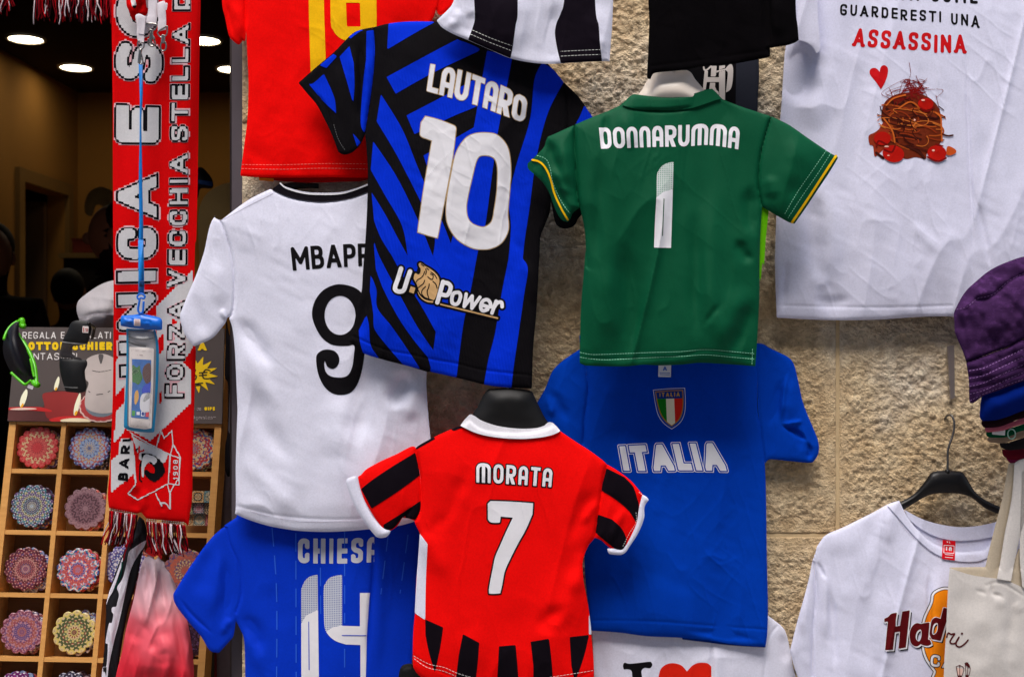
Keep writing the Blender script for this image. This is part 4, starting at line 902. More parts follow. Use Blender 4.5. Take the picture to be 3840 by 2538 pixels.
# --- black and white striped jersey hem at the top
bd = poly('G 320,-300! 318,0! 300,38 260,80 215,122! 250,165 320,205 400,238 520,290 650,345 780,371 870,377 945,375 1050,368 1190,362 1232,362! 1240,250 1250,100 1262,-300!')
s = Sheet('football_jersey', 'black and white striped football jersey cut off by the top edge', 'football jersey', -.108, bd, rip=.007, rw=(190, 600), bulge=.014, seed=111, ridge=.004,
          creases='G 430,60 420,140 400,230;22;-6|G 640,-60 660,150 650,330;40;6|G 930,0 900,200 930,360;30;-6|G 1160,0 1180,250 1200,350;24;5|G 330,40 330,120 260,160;16;5')
s.body('body', bd, cloth(WHITE, 'mesh'))
s.print('stripe', poly('G 435,-300! 436,0! 440,100 432,150 400,236! 520,289 649,344! 662,280 680,150 692,60 685,-300!') & bd.grow(-.3), cloth((22, 16, 25), 'plain'), .0004, step=5)
s.print('stripe', poly('G 980,-300! 965,0 945,80 920,140 911,200 925,290 946,374! 1060,367 1188,362! 1175,250 1168,150 1150,60 1135,-300!') & bd.grow(-.3), cloth((22, 16, 25), 'plain'), .0004, step=5)
s.stitch('hem_stitch', 'G 425,178 540,228 655,270|G 414,202 530,252 650,298|G 945,304 1060,298 1175,293|G 946,332 1060,326 1180,322', THREAD, w=1.8)

# --- black T-shirt hem at the top
bd = poly('J 358,-300! 362,0 368,120 362,300 354,462! 375,468! 385,445 400,431 450,424 520,418 600,408 690,390 850,378 950,362 1040,345 1078,334! 1078,295! 1076,-300!')
slv = poly('J 1040,-300! 1060,290! 1076,286 1120,276 1180,268 1225,252 1247,236! 1240,150 1230,60 1222,-300!')
s = Sheet('t_shirt', 'plain black T-shirt cut off by the top edge, above the white hanger', 't-shirt', -.128, bd | slv, rip=.006, rw=(160, 800), bulge=.012, seed=121,
          creases='J 1060,-100 1070,300;14;-8|J 1100,-50 1120,250;24;5|J 1050,280 1070,300 1078,330;8;-5|J 380,390 700,350 1040,300;5;-1')
bkm = cloth((7, 5, 7), 'cotton', rough=.95); s.body('body', bd, bkm); s.body('sleeve', slv - bd.grow(-2), bkm, lift=-.002)

# --- blue and black jersey with 10
bd = poly('D 942,162! 1030,140 1150,128 1310,128 G 215,128 520,100 800,160! 850,330! 872,380! 915,425 962,484! 985,700 960,900 905,1080 888,1180! 880,1250 850,1330 825,1400 820,1568 H 818,100 812,250 800,450 786,600 780,720 775,873! 660,868 600,864 500,850 330,808 180,775 E 1260,775 1150,742 1000,703 880,665 840,630 798,595! 830,480 848,380 872,300 880,180 D 895,1400 905,1200 908,1000 893,790! 915,640 940,450 950,300')
sl1 = poly('D 945,160! 850,182 800,215 720,298 660,350 600,400 500,489! 560,560 610,620 655,705 700,800 735,895! 765,910 800,905 832,886 865,850 893,790! 915,640 945,440 955,300')
sl2 = poly('G 962,484! 1000,520 1045,565 1080,610 1105,650 1140,700! 1180,900 1100,1200 1045,1290! 1030,1320 1005,1338 960,1345 920,1322 905,1280 898,1240 885,1180! 905,1080 960,900 985,700')
s = Sheet('football_jersey', 'tilted blue and black striped football jersey with white number 10', 'football jersey', -.074, bd | sl1 | sl2, rip=.005, rw=(180, 900), bulge=.014, seed=131, ridge=.002,
          creases='D 950,165 945,440 905,700 893,790;4;-2.4|G 962,484 985,700 960,900 888,1180;4;-2.2|D 800,250 830,420 860,700;15;7|D 860,230 870,450 870,750;12;-7|D 905,260 900,450 880,740;12;5|D 700,330 740,500 790,800;20;4|D 560,520 640,600 730,860;7;-3|G 640,880 640,1100 655,1400 H 720,60 750,150;20;-4|H 700,100 760,200 790,400;16;5|E 905,300 870,500 850,600;20;-4|E 940,100 930,400 960,650;30;4|H 200,0 250,400 220,760;50;3|H 560,0 600,350 560,780;50;-3|E 810,560 1000,640 1150,670 1290,700 H 330,725 500,765 780,795;4;-1.6|D 1100,200 1250,400;40;2|G 600,400 800,700;40;2.5|G 300,1400 H 100,150;60;-2')
ib = cloth((12, 9, 13), 'rib', spec=.1); s.body('body', bd, ib); s.body('sleeve', sl1 - bd.grow(-2), ib, lift=-.0012); s.body('sleeve', sl2 - bd.grow(-2), ib, lift=-.0012)
iblue = cloth((0, 48, 212), 'rib', rough=.8, spec=.06)
bands = ['D 1030,140! 1150,127 1312,126! 1170,205 1022,293!', 'D 1018,455! 1400,250 1450,240 1560,285 1552,306! 1300,425 1072,553!',
 'G 38,680! 250,570 470,450! 500,590 300,690 85,790!', 'G 138,915! 330,810 520,700! 560,860 440,850 300,945 158,977!',
 'G 512,300! 485,450 430,770 378,1000 330,1300 300,1430 270,1580 H 226,430 197,640 176,780! 332,812! 372,500 415,300 460,60 G 500,1330 545,1000 575,780 630,500 662,330!',
 'G 835,370! 790,470 765,700 690,950 655,1090 640,1200 652,1330 640,1500 H 630,150 600,300 558,550 520,700 493,852! 655,872! 668,750 690,600 730,320 752,170 722,110! G 735,1400 765,1200 790,1000 830,800 880,640 962,484! 905,410!',
 'D 985,555! 1110,760 1200,980 1260,1120 1340,1290 1395,1428! 1450,1500 E 1362,224! 1292,94! D 1300,1370 1225,1200 1140,1030 1060,880 960,715!',
 'D 940,832! 1060,1010 1150,1180 1240,1380 E 1292,94 1362,224! 1330,432! 1218,280 1143,94! D 1110,1330 1010,1150 925,1000!',
 'D 930,1130! 1010,1260 1090,1410 E 1143,94 1240,270 1330,430! 1310,545! 1230,400 1130,240 1050,94! D 985,1400 945,1300!',
 'E 940,-20! 975,94 1100,330 1200,510 1298,655! 1285,775! 1262,690! 1180,590 1090,460 1000,290 955,170!',
 'E 925,205! 945,250 960,300 965,400 1050,510 1150,655 1216,757! 1120,737! 1040,645 960,545 942,500 940,430 920,300!',
 'E 900,440! 915,500 920,590 935,640 980,700! 930,684 880,665! 862,600 855,530!']
bs = None
for k, q in enumerate(bands): s.print('blue_band', poly(q) & bd.grow(-.3), iblue, .0003+.00003*k, step=5)
for q in ['D 792,222! 850,182 886,178! 850,196 808,228!', 'D 625,386! 705,318! 728,332! 665,402!', 'D 800,272! 742,335! 785,480 822,612! 830,500 825,370!', 'D 650,436! 588,490 560,494! 640,590 722,668! 715,590 690,520!',
          'D 900,184! 948,178! 950,300 940,450 915,640 890,785! 866,720 880,500 898,350!', 'D 818,780! 845,865! 866,838!']:
    s.print('sleeve_band', poly(q) & sl1.grow(-.5), iblue, -.0006, step=5)
s.print('sleeve_band', poly('G 1084,620! 1108,652 1140,700! 1030,732! 1055,690') & sl2.grow(-.5), iblue, -.0006, step=5)
tan = ink((190, 160, 120)); nm = text('LaUTaRO', 'G 180,378 350,412 510,468 620,514 750,582', 'G 157,537 320,582 470,626 590,672 732,724', .175, .07, wscale=.96)
s.print('name_outline', nm.grow(2.2), tan, .0008); s.print('name_lettering', nm, INKW, .0011)
n1 = poly('G 150,685! 230,706 312,737! 328,752 325,800 300,980 220,1400! 162,1384 104,1366! 140,1110 188,828! 160,818 128,805 118,785 125,720!')
n0 = poly('G 490,782 560,790 610,830 640,890 652,1000 645,1120 634,1250 637,1350 600,1425 545,1458 490,1467 420,1457 340,1410 290,1340 272,1270 276,1170 300,1030 330,900 380,820 430,790') - poly('G 490,915 535,920 562,945 574,1000 570,1120 555,1230 540,1300 505,1332 470,1334 425,1315 398,1280 390,1220 400,1150 425,1040 445,960 462,925')
s.print('numeral_outline', (n1 | n0).grow(2.6), tan, .0008); s.print('numeral', n1.grow(-.5), INKW, .0011); s.print('numeral', n0.grow(-.5), INKW, .0011)
U = lines('P 316,232! 255,430 205,575 225,640 300,660 365,630 400,540 430,440 484,285!', 8.0)
PW = lines('P 1096,478! 988,862!|P 1096,490 1190,508 1236,570 1215,660 1170,724 1110,722 1030,704', 8.0) | lines('P 1300,684 1385,676 1418,740 1388,850 1330,896 1266,868 1258,790 1275,720 1300,684|P 1800,902 1962,944 1970,870 1920,812 1850,822 1806,880 1796,970 1840,1016 1920,990|P 2078,838! 2002,1056!|P 2046,940 2105,866 2178,860 2190,940', 6.8) | lines('P 1524,704! 1486,936! 1634,742! 1628,970! 1778,764!', 6.4, False)
lion = poly('P 640,150! 665,128 700,140 760,185 860,240 950,310 1010,390 1028,470 1010,560 985,680 950,780 920,820! 860,795 760,760 680,700 640,620 605,520 560,440 553,390 580,320 640,335 672,300 680,240 655,200')
ln2 = poly('P 625,640 660,720 730,790 820,825 918,835! 905,866! 800,850 700,790 640,710')
sq = poly('P 495,560 582,590 550,697 463,665', False); ul = poly('P 1045,880 2120,1140 2112,1168 1036,905', False)
alls = U | PW | lion | ln2 | sq | ul
s.print('sponsor_backing', alls.grow(7.5), ib, .0007); s.print('sponsor_lettering', U.grow(.3), INKW, .0011); s.print('sponsor_lettering', PW, INKW, .0011)
s.print('lion_head', lion | ln2 | sq, ink((212, 170, 116)), .0010, step=2); s.print('sponsor_underline', ul, ink((212, 170, 116)), .0010, step=2)
s.print('lion_lines', lines('P 690,150 740,190|P 755,285 725,360 680,410 625,440 600,480|P 770,240 785,290 770,345|P 810,385 860,425 900,430 910,360 860,335|P 870,300 940,350 980,420|P 755,450 730,510 680,550 630,590|P 905,470 960,520 985,600|P 770,565 710,630 700,700 760,770 850,805|P 840,515 825,590 800,650 810,720 840,800|P 790,225 830,255', 1.9), INKB, .0013, step=2)
s.print('lion_mouth', poly('P 625,215 660,215 682,260 665,320 630,340 600,315 610,270'), INKB, .0013, step=2)
s.stitch('cuff_thread', 'D 708,733 735,820 775,885', plain((120, 120, 120), .8, .1, name='thread_dim'), w=1.6, dash=5)

# --- green jersey with 1
bd = poly('J 195,622! 235,585 262,562 300,558! 420,570 570,566 700,530 738,524! 770,555 800,586! 900,625 1000,658 1085,684! 1060,760 1035,850 1015,960 1010,1100 1031,1215! 1020,1400 1016,1568 K 1015,350 1002,600 992,742! 900,735 800,728 660,722 560,732 430,737 330,733 240,742 100,742 0,738 H 1080,734 1056,724! 1058,600 1064,400 1080,200 1092,60 G 1095,1568 1090,1400 1080,1320 1058,1220! 1045,1150 1035,1000 1028,850 1026,735! 1130,690 1220,655')
sl1 = poly('G 1026,735! 960,765 905,790 868,806! 858,830 845,868 800,915 750,962! 755,995 800,1035 848,1085 880,1140 905,1210 935,1275 960,1300! 986,1306! 1000,1290 1020,1250 1058,1222! 1045,1150 1035,1000 1028,850')
sl2 = poly('J 1085,684! 1140,710 1200,742 1300,812 1400,880 1440,905 1480,926! 1430,1010 1350,1130 1280,1235 1222,1316! 1190,1308 1130,1275 1070,1240 1031,1215! 1010,1100 1015,960 1035,850 1060,760')
s = Sheet('football_jersey', 'green goalkeeper jersey with yellow cuff piping and white number 1', 'football jersey', -.112, bd | sl1 | sl2, rip=.011, rw=(160, 1300), bulge=.016, seed=141, ridge=.008, wr=.0006,
          creases='J 1085,684 1035,850 1012,1000 1012,1100 1031,1215;4;-2.4|G 1026,735 1030,900 1045,1150 1058,1220;4;-2.2|J 120,650 110,740 100,900;12;-5|J 190,640 240,760 250,900;24;4|J 1000,1090 960,1150 960,1300 1000,1400;22;-8|J 640,1200 650,1568 K 640,400 650,600;26;-8|J 720,1100 740,1568 K 730,600;36;8|J 880,1400 930,1500 1000,1520;18;-6|K 220,0 260,400 240,700;40;-6|K 120,100 150,650;36;6|K 960,250 800,560 740,640;44;8|K 990,330 900,560 840,680;26;-7|K 800,360 720,460 690,520;10;-3|J 80,900 70,1300 60,1568;24;-7|G 870,810 900,920 960,1050;16;-6|G 950,800 980,1000 1020,1130;22;6|G 880,960 940,1100 1030,1130;14;4|G 900,1010 960,1180 1010,1240;10;-5|J 1180,800 1260,950 1200,1150;34;5|J 1070,1020 1100,1180;20;5|J 1300,900 1180,1200;24;-3|K 0,700 500,690 700,650 990,690;4;-1.2|J 200,630 300,645 420,652 520,648 640,628 740,590;7;-6|J 470,740 430,860;40;-3')
gm = cloth((0, 80, 50), 'mesh', rough=.62, spec=.12); s.body('body', bd, gm); s.body('sleeve', sl1 - bd.grow(-2), gm, lift=-.0012); s.body('sleeve', sl2 - bd.grow(-2), gm, lift=-.0012)
col = poly('J 206,618! 262,561 300,557! 420,570 570,566 700,530 738,523! 772,556 790,582! 740,596 680,618 600,640 500,650 400,650 300,643 230,626')
s.part('collar', col, gm, lift=.0035, solid=.003)
lime = cloth((92, 172, 8), 'mesh', rough=.7)
sp_ = Sheet('side', '', '', -.106, poly('J 900,1100 1100,1100 1100,1700 900,1700', False), rip=0, wr=0, bulge=.001, fine=0, root=s.t); sp_.part('side_panel', poly('J 1020,1200! 1040,1213 1072,1226! 1054,1400 1042,1568 K 1033,130 1024,250! 1014,200 1008,0!'), lime, lift=0, solid=.002)
s.print('cuff_piping', lines('G 778,941 810,948 840,968 868,1010 890,1070 905,1130 930,1190 958,1245 986,1292', 3.6), ink((250, 196, 10)), .0006)
s.print('cuff_piping', lines('J 1466,917 1400,1018 1300,1172 1208,1308', 4.4, False), ink((250, 196, 10)), .0000)
tg = plain((150, 226, 190), .8, .1, name='thread_mint')
s.stitch('cuff_stitch', 'G 805,915 845,928 868,950 885,1000 900,1080 940,1170 975,1225 1000,1255|J 1410,884 1330,1000 1240,1130 1165,1258|J 1438,898 1360,1020 1270,1150 1184,1282', tg, w=1.8, dash=6, gap=4, lift=.0004)
s.stitch('hem_stitch', 'H 1058,660 1120,672 K 100,672 200,668 400,660 550,656 700,644 850,655 985,668|H 1058,688 1120,698 K 100,703 200,700 400,690 550,684 700,675 850,688 985,700|K 975,640 972,735', tg, w=1.8, dash=7, gap=3)
nm = text('DOnnaRUmma', 'J 72,752 200,748 390,742 590,735 740,728 903,750', 'J 84,876 200,873 390,866 590,862 720,854 892,880', .185, .10)
s.print('name_lettering', nm, INKW, .0005)
one = poly('J 512,953! 496,1458! 396,1456! 402,1300 410,1160 412,1040 425,1000 450,972 480,958'); cut = poly('J 380,1175 410,1162 450,1130 510,1112 560,1112 560,900 380,900', False)
s.print('numeral', one - cut, INKW, .0005); s.print('numeral_top', one & cut, halftone((206, 214, 210), (70, 140, 110)), .0005); s.print('slot', lines('J 455,1170 446,1386', 1.8), gm, .0009)

# --- red jersey with 7
bd = poly('I 355,92! 410,60! 500,118 700,135 850,110 900,85! 942,122! 1030,182 1120,240 1190,292 1216,318! 1195,400 1180,500 1165,600 1146,748! 1110,790! 1088,840 1074,900 1080,1000 1098,1100 1112,1185 1125,1320 1140,1500 1136,1620 1132,1700! 800,1700 500,1690 320,1660 180,1600 110,1555 78,1510! 75,1440 78,1300 88,1190! 96,1000 106,900 118,722! 98,685 84,652! 110,610 122,560 122,440 112,340 88,226! 120,200 205,155 300,112')
sl1 = poly('I 92,216! 70,212 30,230 F 1080,256 1000,292 930,328 895,350 868,380! 850,390! 862,450 890,530 930,600 970,660 1010,700 1045,706! 1070,690 1090,668 1112,630! 1150,636 1185,650! I 110,610 122,560 122,440 112,340')
cf1 = poly('F 784,402! 815,390 842,384! 850,430 865,480 900,560 950,640 1000,692 1045,706! 1034,728 1016,745! 985,750 958,744! 925,705 880,645 840,580 805,505 778,424!')
sl2 = poly('I 1214,316! 1260,342 1310,376 1360,416 1400,462 1428,495! 1415,530 1406,570 1396,640 1385,690 1350,760 1325,800 1300,822 1240,812! 1212,790 1185,765 1146,748! 1165,600 1180,500 1195,400')
cf2 = poly('I 1425,494! 1450,508 1464,526! 1445,550 1436,580 1436,630 1415,690 1390,740 1350,800 1325,836 1298,850! 1260,848 1226,842! 1218,812! 1260,812 1300,820 1325,798 1355,745 1385,680 1396,640 1406,570')
s = Sheet('football_jersey', 'red football jersey with white collar, striped sleeves and white number 7', 'football jersey', -.084, bd | sl1 | cf1 | sl2 | cf2, rip=.005, rw=(190, 900), bulge=.016, seed=151, ridge=.003, wr=.0005,
          creases='I 92,216 112,340 122,480 110,610 86,652;4;-2.2|I 1216,318 1180,500 1165,600 1146,748;4;-2.2|I 100,660 200,700 330,560 400,300;30;-5|I 200,720 300,650 420,400;24;4|I 90,640 180,830 300,1000;30;4|I 1180,460 1080,560 980,800;26;-5|I 1170,520 1060,680;14;4|I 1090,900 960,1200 860,1260;40;7|I 1000,1150 900,1200 850,1250 900,1330;24;-6|I 1110,800 1060,950 1000,1100;26;5|I 150,750 220,1100 300,1300;40;-3|F 1060,690 1110,640 1180,560;8;-5|I 1230,810 1260,700 1330,560;14;5|I 1190,470 1280,540 1390,620;14;-2|I 700,1100 720,1500;50;-3|I 440,1250 430,1560;40;3|I 80,1440 160,1500 300,1560 440,1600 900,1620 1135,1530;4;-1')
rm = cloth((248, 10, 8), 'mesh', rough=.8); bkk = cloth((18, 12, 19), 'mesh')
s.body('body', bd, rm); s.body('sleeve', sl1 - bd.grow(-2), rm, lift=-.0012); s.body('sleeve', sl2 - bd.grow(-2), rm, lift=-.0012)
s.body('cuff', cf1, cloth(WHITE, 'cotton'), lift=.0004); s.body('cuff', cf2, cloth(WHITE, 'cotton'), lift=.0004)
s.part('collar', poly('I 354,90! 380,55 412,22! 440,34 480,60 560,88 640,102 720,108 800,104 850,90! 872,70 898,72! 925,98 943,122! 900,143 820,160 700,168 560,158 450,134'), cloth((238, 236, 242), 'cotton'), lift=.004, solid=.004)
s.print('collar_tape', lines('I 352,92 450,138 560,162 700,171 820,163 942,124', 1.6), ink((150, 10, 10)), .0006)
for q in ['F 1188,248! 1216,380! 1080,480 930,577! 900,520 868,462! 940,405 1060,325!', 'F 1226,526! 1215,620 1190,640 1150,637! 1112,628! 1060,692 1010,702 1000,672! 1120,598!']:
    s.print('sleeve_stripe', poly(q) & sl1.grow(-.5), bkk, -.0006, step=5)
for q in ['I 1214,340! 1320,392! 1372,450 1395,520 1405,560 1398,640 1386,655! 1345,590 1270,525 1182,470!', 'I 1163,612! 1245,640! 1300,690 1330,750 1325,795 1300,821 1262,812! 1180,745 1148,715!']:
    s.print('sleeve_stripe', poly(q) & sl2.grow(-.5), bkk, -.0006, step=5)
for q in ['I 90,214! 198,154! 208,166! 96,230!', 'I 298,112! 345,72! 375,98! 318,120!', 'I 1030,182! 1060,190 1080,206!']: s.print('shoulder_stripe', poly(q) & bd, bkk, .0006)
for q in ['I 148,1228! 254,1275! 235,1400 205,1540! 170,1420 150,1320!', 'I 370,1314! 466,1366! 455,1500 430,1700! 315,1700! 345,1440!', 'I 582,1386! 680,1378! 695,1560 700,1700! 565,1700! 576,1500!', 'I 768,1359! 876,1341! 892,1480 905,1700! 785,1700! 784,1500!', 'I 998,1332! 1112,1318! 1080,1450 1028,1600! 1008,1500!']:
    s.print('hem_wedge', poly(q) & bd.grow(-.3), bkk, .0004, step=5)
s.print('side_panel', poly('I 116,722! 162,785! 152,1000 148,1232! 86,1190! 100,950!') & bd.grow(1), cloth(WHITE, 'mesh'), .0005, step=5)
s.print('side_panel', poly('I 1110,1180! 1130,1316! 1111,1316!') & bd.grow(1), cloth(WHITE, 'mesh'), .0005)
s.stitch('hem_stitch', 'I 80,1442 170,1490 260,1510 340,1545 460,1580|I 82,1458 160,1510 250,1530 330,1562|I 880,1568 1000,1550 1135,1528', THREAD, w=1.8)
s.stitch('cuff_stitch', 'I 1388,600 1388,660 1350,720 1310,800|I 1405,480 1425,496', THREAD, w=1.8, dash=5)
nm = text('mORaTa', 'I 448,306 600,317 740,328 900,342', 'I 448,424 600,432 740,440 890,452', .185, .16)
s.print('name_outline', nm.grow(4), INKB, .0005); s.print('name_lettering', nm.grow(-.5), INKW, .0008)
sv = poly('I 532,532! 650,536 783,545! 779,610! 740,700 690,790 640,890 615,950 602,1020 590,1074! 556,1077 524,1076! 524,1040 545,930 560,860 590,790 630,700 664,630! 592,624! 588,655! 580,660 535,658 517,640! 516,548!')
s.print('numeral_outline', sv.grow(5.5), INKB, .0005); s.print('numeral', sv, INKW, .0008)

# --- white T-shirt with an orange disc, right
slv = poly('O 392,740! 360,790 335,850 322,890! 305,980 280,1080 235,1240 192,1410! 215,1500 270,1660 300,1720! 335,1720! 326,1540 330,1300 345,1080 330,900!')
bd = poly('O 835,530! 800,540 760,556 680,600 600,640 520,680 470,702 425,720 390,742! 350,800! 330,890! 345,1080 330,1300 326,1540 320,1800! 1300,1800! 1700,1800! 1700,700! 1500,620 1400,656! 1380,760! 1340,820 1260,832 1180,835 1080,806 1000,760 930,690 880,620 855,575')
s = Sheet('t_shirt', 'white T-shirt with brown lettering over an orange disc, beside the cloth bag', 't-shirt', -.03, bd | slv, rip=.007, rw=(120, 1500), bulge=.013, seed=161, ridge=.006,
          creases='O 330,890 345,1080 330,1300 326,1568;5;-4|O 365,900 400,1000 390,1400;14;5|O 420,1000 450,1300 460,1568;14;-5|O 1020,900 1010,1100 1028,1568;9;-5|O 1060,900 1060,1568;24;6|O 640,1000 600,1300 650,1568;40;-4|O 740,1000 760,1568;40;3|O 770,570 770,700 760,800;26;3|O 480,760 540,1100;40;-3|O 300,1000 280,1300 300,1568;16;5|O 345,880 410,1000;8;-3|O 250,1240 300,1500;14;-3')
s.body('body', bd, wc); s.body('sleeve', slv - bd.grow(-2), wc, lift=-.001)
s.body('collar', poly('O 762,556! 800,540 836,529! 856,578 885,625 930,690 1000,760 1080,806 1180,834 1260,832 1320,822 1380,790! 1400,840! 1340,872 1280,888 1180,886 1100,866 1020,825 945,760 880,690 820,620') & bd.grow(200), wc, lift=.0022)
s.stitch('collar_stitch', 'O 800,590 860,690 945,775 1020,836 1100,878 1180,896 1290,897 1390,868', plain((196, 190, 206), .8, .1, name='thread_lav'), w=1.8, dash=6, gap=3)
bkp = poly('O 862,582! 950,630 1050,664 1180,685 1300,678 1420,652! 1420,900! 1180,900 1000,800 900,660!')
s.part('back_panel', bkp, wc, lift=-.006, solid=.002); s.part('back_collar', poly('O 864,583! 950,630 1050,664 1180,685 1300,678 1420,652! 1420,736! 1300,758 1180,766 1080,750 1000,718 940,680 895,640'), wc, lift=-.003, solid=.002)
s.print('size_tag', poly('O 1090,760 1166,768 1161,882 1085,872', False), ink((222, 12, 30)), .0032)
s.print('tag_lettering', text('XL'.replace('X', 'V'), 'O 1112,766 1136,768', 'O 1112,778 1136,780', .24, .2) | lines('O 1098,792 1158,796 1156,840 1096,836 1098,792|O 1104,862 1150,866|O 1104,846 1152,850', 1.2, False) | text('1n', 'O 1106,800 1148,803', 'O 1106,822 1146,826', .34, .1), INKW, .0036, step=2)
dk = poly('Q 1580,160 1480,160 1390,190 1320,235 1285,290! 1270,400 1215,520 1170,620 1140,740 1132,900 1140,1130 1190,1290 1260,1400 1320,1480! 1340,1700 2200,1700 2500,900 2100,250 1800,170')
s.print('disc_outline', dk, INKB, .0004); s.print('disc_ring', dk.grow(-3), INKW, .0006); s.print('disc_ring_inner', dk.grow(-11), INKB, .0008); s.print('orange_disc', dk.grow(-13.5), ink((246, 140, 16)), .0010)
Hh = poly('Q 565,655! 620,630 660,590 700,572 762,562! 745,680 742,778! 810,765! 822,680 845,545! 962,525! 950,640 925,880 900,1105! 785,1122! 797,1000 808,856! 730,868! 715,1000 700,1140! 577,1144! 600,900 620,705! 600,700 565,712!')
aa = poly('Q 1150,735! 1200,722 1268,716! 1262,800 1245,980! 1275,985! 1300,1050! 1250,1075 1190,1075 1130,1050! 1080,1085 1020,1075 975,1020 958,920 970,830 1020,750 1080,725 1120,735') - poly('Q 1130,825 1145,870 1140,940 1115,1000 1085,1005 1055,960 1060,890 1090,840')
dd = poly('Q 1485,485! 1540,495! 1560,600 1500,800 1440,1000! 1360,985 1305,975! 1270,900 1280,800 1300,690 1350,640 1400,645 1440,660!') - poly('Q 1380,720 1397,740 1395,820 1370,880 1330,905 1308,880 1315,800 1340,740')
wd_ = Hh | aa | dd
s.print('word_shadow', wd_.shift(7.4, 8.2).grow(.8), INKB, .0012, step=2); s.print('word_halo', wd_.grow(2.2) | wd_.shift(3.2, 3.6).grow(1.6), INKW, .0014, step=2); s.print('word_lettering', wd_, ink((92, 10, 16)), .0017, step=2)
ca = text('CAFE', 'Q 1290,1205 1520,1240 1760,1260 1990,1250', 'Q 1270,1395 1490,1420 1760,1440 1990,1430', .2, .12, wscale=1.15)
s.print('small_word_outline', ca.grow(3), INKB, .0012, step=2); s.print('small_word_lettering', ca, INKW, .0014, step=2)

# ================================================================ HANGERS
def hanger(label, y0, s_outline, mat, hook, seed, bulge=.012, y_hook=None, lab2=None, creases=''):
    sh = poly(s_outline); s = Sheet('clothes_hanger', label, 'hanger', y0, sh, rip=0, wr=0, bulge=bulge, bw=40, edge=.006, er=5, seed=seed, creases=creases)
    s.body('arms', sh, mat)
    if hook:
        V, Fs = pxtube(hook, y_hook if y_hook is not None else y0-.005, .0019, 8); mk('hook', V, Fs, plain((120, 116, 112), .3, .5, 1.0, name='hook_steel'), s.t)
        P = path(hook)[0]; V, Fs = pxtube('X %f,%f %f,%f' % (P[0], P[1]-2, P[0], P[1]+14), y0-.005, .004, 10, False); mk('ferrule', V, Fs, mat, s.t)
    return s
hb_ = plain((12, 10, 11), .42, .35, name='black_plastic', bump=.05)
hanger('black plastic hanger holding the white shirt with the orange disc', -.022, 'O 700,640! 780,575 835,540 880,518 925,488 960,450 995,405 1020,370 1060,355! 1120,354 1182,358! 1205,364 1222,382 1250,430 1280,478 1330,520 1400,555 1480,590 1600,640! 1600,690! 1480,640 1410,606 1340,575 1290,535 1245,505 1180,489 1060,488 1000,502 950,528 900,560 850,590 760,640!',
       hb_, 'N 1118,1352 1120,1300 1120,1245 1130,1200 1145,1160 1156,1115 1157,1070 1148,1040 1133,1028 1115,1034 1102,1050', 171, y_hook=[-.027, -.022, -.016, -.008, .004])
hanger('dark hanger just visible in the black collar of the white jersey', -.018, 'D 250,1200! 330,1130 385,1096 430,1078 500,1071 560,1074 620,1080! 620,1110! 540,1108 460,1122 380,1150 300,1200!', plain((18, 14, 14), .6, .3, name='dark_plastic'), None, 175, bulge=.006)
hanger('broad black plastic hanger in the collar of the red number 7 jersey', -.066, 'H 520,876! 640,868 745,880! 775,890 790,918 820,980 850,1040 885,1090! 900,1160! 700,1190 400,1120! 428,1022! 455,980 480,930 500,895!', plain((14, 13, 13), .55, .3, name='matt_black_plastic', bump=.1), 'H 636,890 634,860 634,800 600,740 560,760', 172, bulge=.014, creases='H 500,960 650,920 800,960;30;5|H 470,1030 650,1075 840,1080;24;-3')
hw = plain((226, 214, 200), .35, .5, name='cream_plastic', bump=.04)
hanger('cream plastic hanger in the collar of the green jersey', -.095, 'J 300,640! 300,570 330,520 360,468 392,436! 420,424 520,416 590,414! 615,430 640,470 690,530 760,640!', hw, 'J 510,420 510,380 510,300 480,260', 173, bulge=.025, creases='J 400,440 345,560;10;-3|J 600,430 660,540;10;-3')
hanger('black hanger end showing under the number 7 jersey hem', -.05, 'I -30,1700! -10,1568 0,1520 15,1498 45,1488 70,1490 90,1520 140,1580 200,1700!', plain((12, 11, 12), .7, .2, name='matt_plastic'), None, 174, bulge=.006, creases='I 10,1530 40,1505 75,1510;6;-3')

# ================================================================ RIGHT SIDE: cloth bag, hats, metal strip
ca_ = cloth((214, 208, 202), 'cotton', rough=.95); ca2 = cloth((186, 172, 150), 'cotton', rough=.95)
fr_ = poly('R 222,100! 280,125 350,148 450,180 560,206 700,226 860,245 950,266 1040,294 1130,330 1217,372 1500,480! 1500,2000! 120,2000! 140,1568 150,1300 170,1000 182,700 195,420 210,200')
st_b = poly('O 1328,975! 1345,900 1370,790 1405,655 1430,560 1450,470 1465,380 1478,310! 1560,310! 1530,450 1480,640 1440,830 1412,990!')
st_f = poly('O 1408,990! 1430,880 1455,720 1480,600 1500,480 1512,310! 1600,250! 1602,400 1580,600 1540,760 1510,900 1492,1004!')
st_r = poly('R 1190,350! 1185,250 1170,100 1160,-200 1190,-1200! 1420,-1200! 1420,500!')
st_i = poly('R 1040,295! 1065,150 1090,0 1160,-200! 1180,100 1192,345! 1110,325')
bk_ = poly('R 214,95! 450,90 690,88 860,92 1000,95 1217,100 1500,110! 1500,700! 300,400!')
s = Sheet('tote_bag', 'natural cotton tote bag with brown script, hanging at the right edge', 'tote bag', -.088, fr_ | bk_ | st_b | st_f | st_r | st_i, rip=.005, rw=(150, 900), bulge=.008, seed=181, wr=.0008,
          creases='R 800,250 800,440 900,480 960,540;8;-2.5|R 1040,300 1060,700 1000,1200 1050,1568;20;-4|R 940,900 980,1300 1000,1568;34;4|R 200,440 500,560 800,480;40;-3|R 560,400 730,450;8;-1.5|R 700,800 620,1200 560,1500;34;-3|R 1080,560 1217,700;16;3|R 800,540 1000,600;16;3|R 700,340 900,300 1217,480;5;-1')
